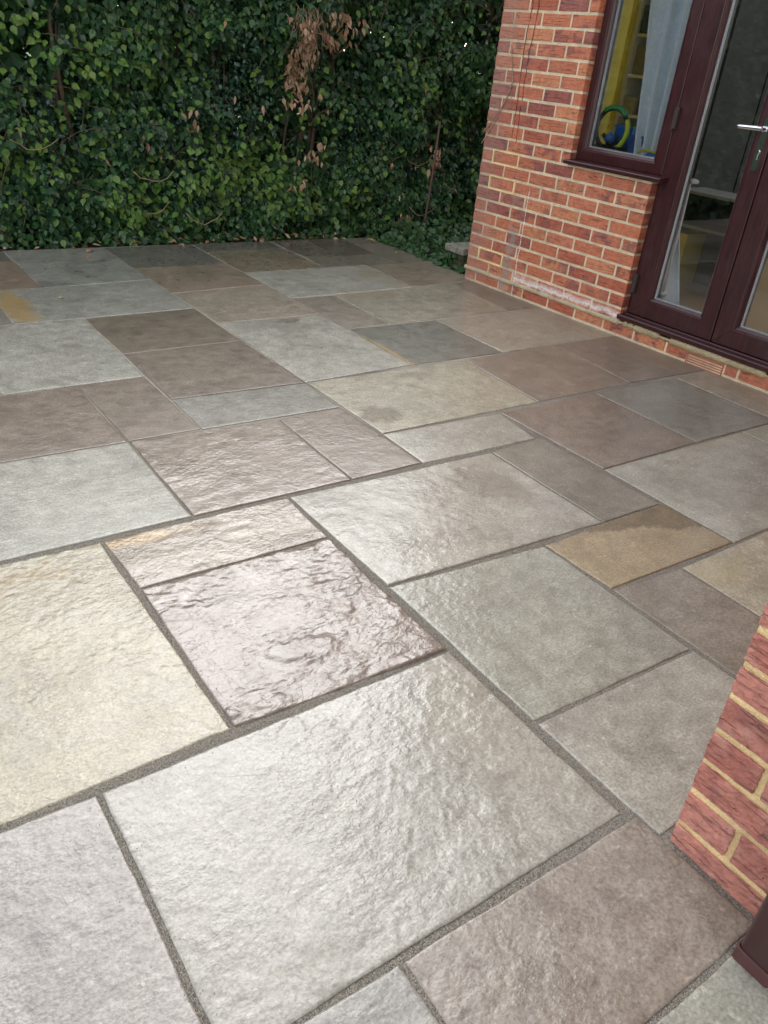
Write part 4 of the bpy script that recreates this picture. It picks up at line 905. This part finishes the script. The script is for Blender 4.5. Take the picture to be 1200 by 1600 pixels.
o = mb.build('twigs', M_TWIG, None, True, HL); o.parent = hedge; o.location = (0, 0, 0); o['kind'] = 'stuff'
mb = MB()
for k in range(46):
    x0_, z0_ = 2.93+random.gauss(0, .05), 1.50+random.uniform(-.04, .06); y0 = float(front(np.array([x0_]), np.array([z0_]))[0])-.06
    ln_ = random.uniform(.12, .46); px_, py_, pz_ = x0_, y0+.06, z0_; hx_ = random.gauss(0, .07); pts = [(px_, py_, pz_)]
    for j_ in range(9):
        px_ += hx_*ln_*.25+random.gauss(0, .011); py_ += random.gauss(-.006 if j_ < 4 else .004, .008); pz_ -= ln_/9*random.uniform(.5, 1.3); pts.append((px_, py_, pz_))
    mb.tube(pts, [.0022-.0002*q_ for q_ in range(10)], 4)
for k in range(6):   # curved pale stems low in the hedge
    x0_ = random.choice((1.95, 2.0, 2.4, 4.15, 4.25, 1.2)) + random.gauss(0, .06); z0_ = random.uniform(.2, .7); y0 = float(front(np.array([x0_]), np.array([z0_]))[0])-.05
    s_ = random.choice((-1, 1)); pts = [(x0_+s_*.28*f_, y0, z0_-.28*f_+.28*f_*f_+random.uniform(-.01, .01)) for f_ in np.linspace(0, 1, 7)]
    mb.tube(pts, .0028, 5)
o = mb.build('dry_stems', M_TWIGL, None, True, HL); o.parent = hedge; o.location = (0, 0, 0); o['kind'] = 'stuff'
mb = MB(); mb.tube([(4.135, 5.0, -.06), (4.14, 4.98, .2), (4.15, 4.97, .5), (4.155, 4.96, .90)], [.011, .010, .009, .008], 8)
tag(mb.build('garden_cane', simple('brown_cane', (.10, .055, .04), .7, .25, 30), None, True), 'thin brown cane standing upright against the hedge near the house', 'cane')

# low ivy and leaf litter along the foot of the hedge
def ground_cover():
    N = 5200; x = np.concatenate([rng.uniform(3.62, 5.4, 3600), rng.uniform(-1.6, 3.6, 1600)]); y = np.concatenate([rng.uniform(3.72, 5.3, 3600), rng.uniform(5.06, 5.35, 1600)])
    k = fbm(x, y, 4, 3, 77); hgt = np.where(x > 3.6, .02+.22*k*np.clip((x-3.62)*4, .1, 1), .10*k); z = rng.random(N)*hgt
    P = np.stack([x, y, z], -1); n = np.stack([rng.normal(-.3, .5, N), rng.normal(-.5, .5, N), rng.uniform(.4, 1.2, N)], -1); t = np.stack([rng.normal(0, 1, N), rng.normal(-.3, 1, N), rng.normal(-.2, .4, N)], -1)
    o = leaf_mesh('ground_ivy', leaves(P, n, t, rng.uniform(.03, .06, N), rng.uniform(.9, 1.3, N)), leaf_material('ivy_leaf', [(.012,.04,.014), (.025,.075,.02), (.05,.12,.03)], .35, .15))
    tag(o, 'low dark green ivy growing between the patio edge and the hedge', 'ivy', kind='stuff')
    N = 420; x = rng.uniform(-1.6, 4.2, N); y = rng.uniform(5.02, 5.35, N); P = np.stack([x, y, .0+rng.random(N)*.03], -1)
    n = np.stack([rng.normal(0, .4, N), rng.normal(-.2, .4, N), np.ones(N)], -1); t = rng.normal(0, 1, (N, 3))
    tag(leaf_mesh('leaf_litter', leaves(P, n, t, rng.uniform(.025, .06, N), rng.uniform(.5, 1, N)), M_DEAD), 'dead brown leaf litter along the foot of the hedge', 'leaf litter', kind='stuff')
ground_cover()
# single fallen leaves on the slabs
M_FALL = leaf_material('fallen_leaf', [(.42,.20,.10), (.50,.27,.15), (.46,.24,.12)], .6, .1)
M_FALLY = leaf_material('yellow_scrap', [(.42,.40,.14), (.5,.46,.2)], .6, .1)
for (x, y, s, a, m_, lab) in ((1.294, 4.90, .075, .6, M_FALL, 'orange brown fallen leaf on the grey slab at the hedge foot'), (1.255, 4.80, .055, -1.0, M_FALL, 'smaller orange leaf lying just in front of the larger fallen leaf'),
                              (.843, 3.909, .035, .3, M_FALLY, 'small pale yellow leaf scrap on the grey slab at left'), (1.186, 3.642, .018, 1.3, M_FALLY, 'tiny yellow leaf scrap near the edge of the grey slab'),
                              (3.503, 4.505, .04, .2, M_FALLY, 'pale leaf scrap on the dark slab near the ivy'), (3.56, 4.86, .08, 2.2, M_FALL, 'pinkish dead leaf on the patio corner by the hedge')):
    V = leaves(np.array([[0, 0, .006]]), np.array([[.15, -.25, 1.]]), np.array([[math.cos(a), math.sin(a), .12]]), np.array([s]), np.array([.55]))
    o = leaf_mesh('fallen_leaf', V, m_); o.location = (x, y, 0); tag(o, lab, 'leaf', 'leaves fallen on the patio')
    so_ = o.modifiers.new('thickness', 'SOLIDIFY'); so_.thickness = .0006

# grit from the jointing scattered over the near slabs
mb = MB(); rg = random.Random(8)
ES = [(-.008, .57, .88, .58), (-.008, -.3, -.009, .57), (.88, -.02, .88, .58), (.29, .59, .28, 1.44), (.3, -.01, .9, -.01), (.88, .58, .9, 1.46), (.28, 1.45, .9, 1.46), (.301, -.6, .303, -.01), (.83, -.3, .9, -.02), (.9, .88, 1.79, .86), (1.49, -.01, 1.5, .84), (.3, -.3, .85, -.3)]
for k in range(1500):
    a_ = rg.choice(ES); t = rg.random(); o_ = rg.gauss(0, .022); x = a_[0]+(a_[2]-a_[0])*t+o_; y = a_[1]+(a_[3]-a_[1])*t+rg.gauss(0, .022)
    r_ = rg.uniform(.0006, .0016); z = .0012 if abs(o_) > .008 else -.001
    V = [(x+r_*rg.uniform(.6, 1.2), y, z), (x, y+r_*rg.uniform(.6, 1.2), z), (x-r_, y, z), (x, y-r_, z), (x, y, z+r_*1.1), (x, y, z-r_)]
    mb.add(V, [(0,1,4), (1,2,4), (2,3,4), (3,0,4), (1,0,5), (2,1,5), (3,2,5), (0,3,5)])
tag(mb.build('grit', simple('grit', (.34, .30, .24), .8, .4, 300)), 'loose grit scattered beside the joints of the near slabs', 'grit', kind='stuff')

# dry climber on the wall corner
mb = MB(); off = -.012
def vine(pts, r0, r1):
    n = len(pts); P_ = []
    for i in range(n-1):
        for t in np.linspace(0, 1, 6)[:-1]:
            s = pts[i][0]*(1-t)+pts[i+1][0]*t; z = pts[i][1]*(1-t)+pts[i+1][1]*t
            P_.append((s+random.gauss(0, .0025), off+random.gauss(0, .002), z))
    P_.append((pts[-1][0], off, pts[-1][1])); mb.tube(P_, list(np.linspace(r0, r1, len(P_))), 6)
vine([(.100, 1.60), (.116, 1.558), (.151, 1.506), (.210, 1.425)], .0022, .0012)
vine([(.136, 1.432), (.169, 1.304), (.190, 1.243), (.164, 1.163), (.101, 1.067), (-.010, .933)], .0022, .0034)
vine([(.191, 1.236), (.145, 1.126), (.085, 1.01), (-.008, .87)], .0018, .0030)
vine([(.170, 1.20), (.21, 1.14), (.18, 1.08)], .0014, .001)
vine([(.100, 1.067), (.09, 1.13), (.085, 1.17)], .0014, .001); vine([(.06, 1.0), (.09, .97), (.12, .975)], .0014, .001)
o = hthing(mb, 'dry_climber', simple('dry_vine', (.36, .24, .18), .8, .25, 50), 'leafless pale climber stems clinging to the brick corner', 'climber', True)
mb = MB(); off = -.002
for pts in ([(.250, 1.75), (.245, 1.639), (.235, 1.476), (.249, 1.118), (.249, .937)], [(.300, 1.75), (.295, 1.608), (.283, 1.412), (.282, 1.208), (.292, .906)]):
    vine(pts, .0022, .0014)
hthing(mb, 'dead_tendrils', simple('dark_tendril', (.055, .028, .026), .9, .3, 50), 'two thin dark dead stems running down the brick wall', 'climber', True)
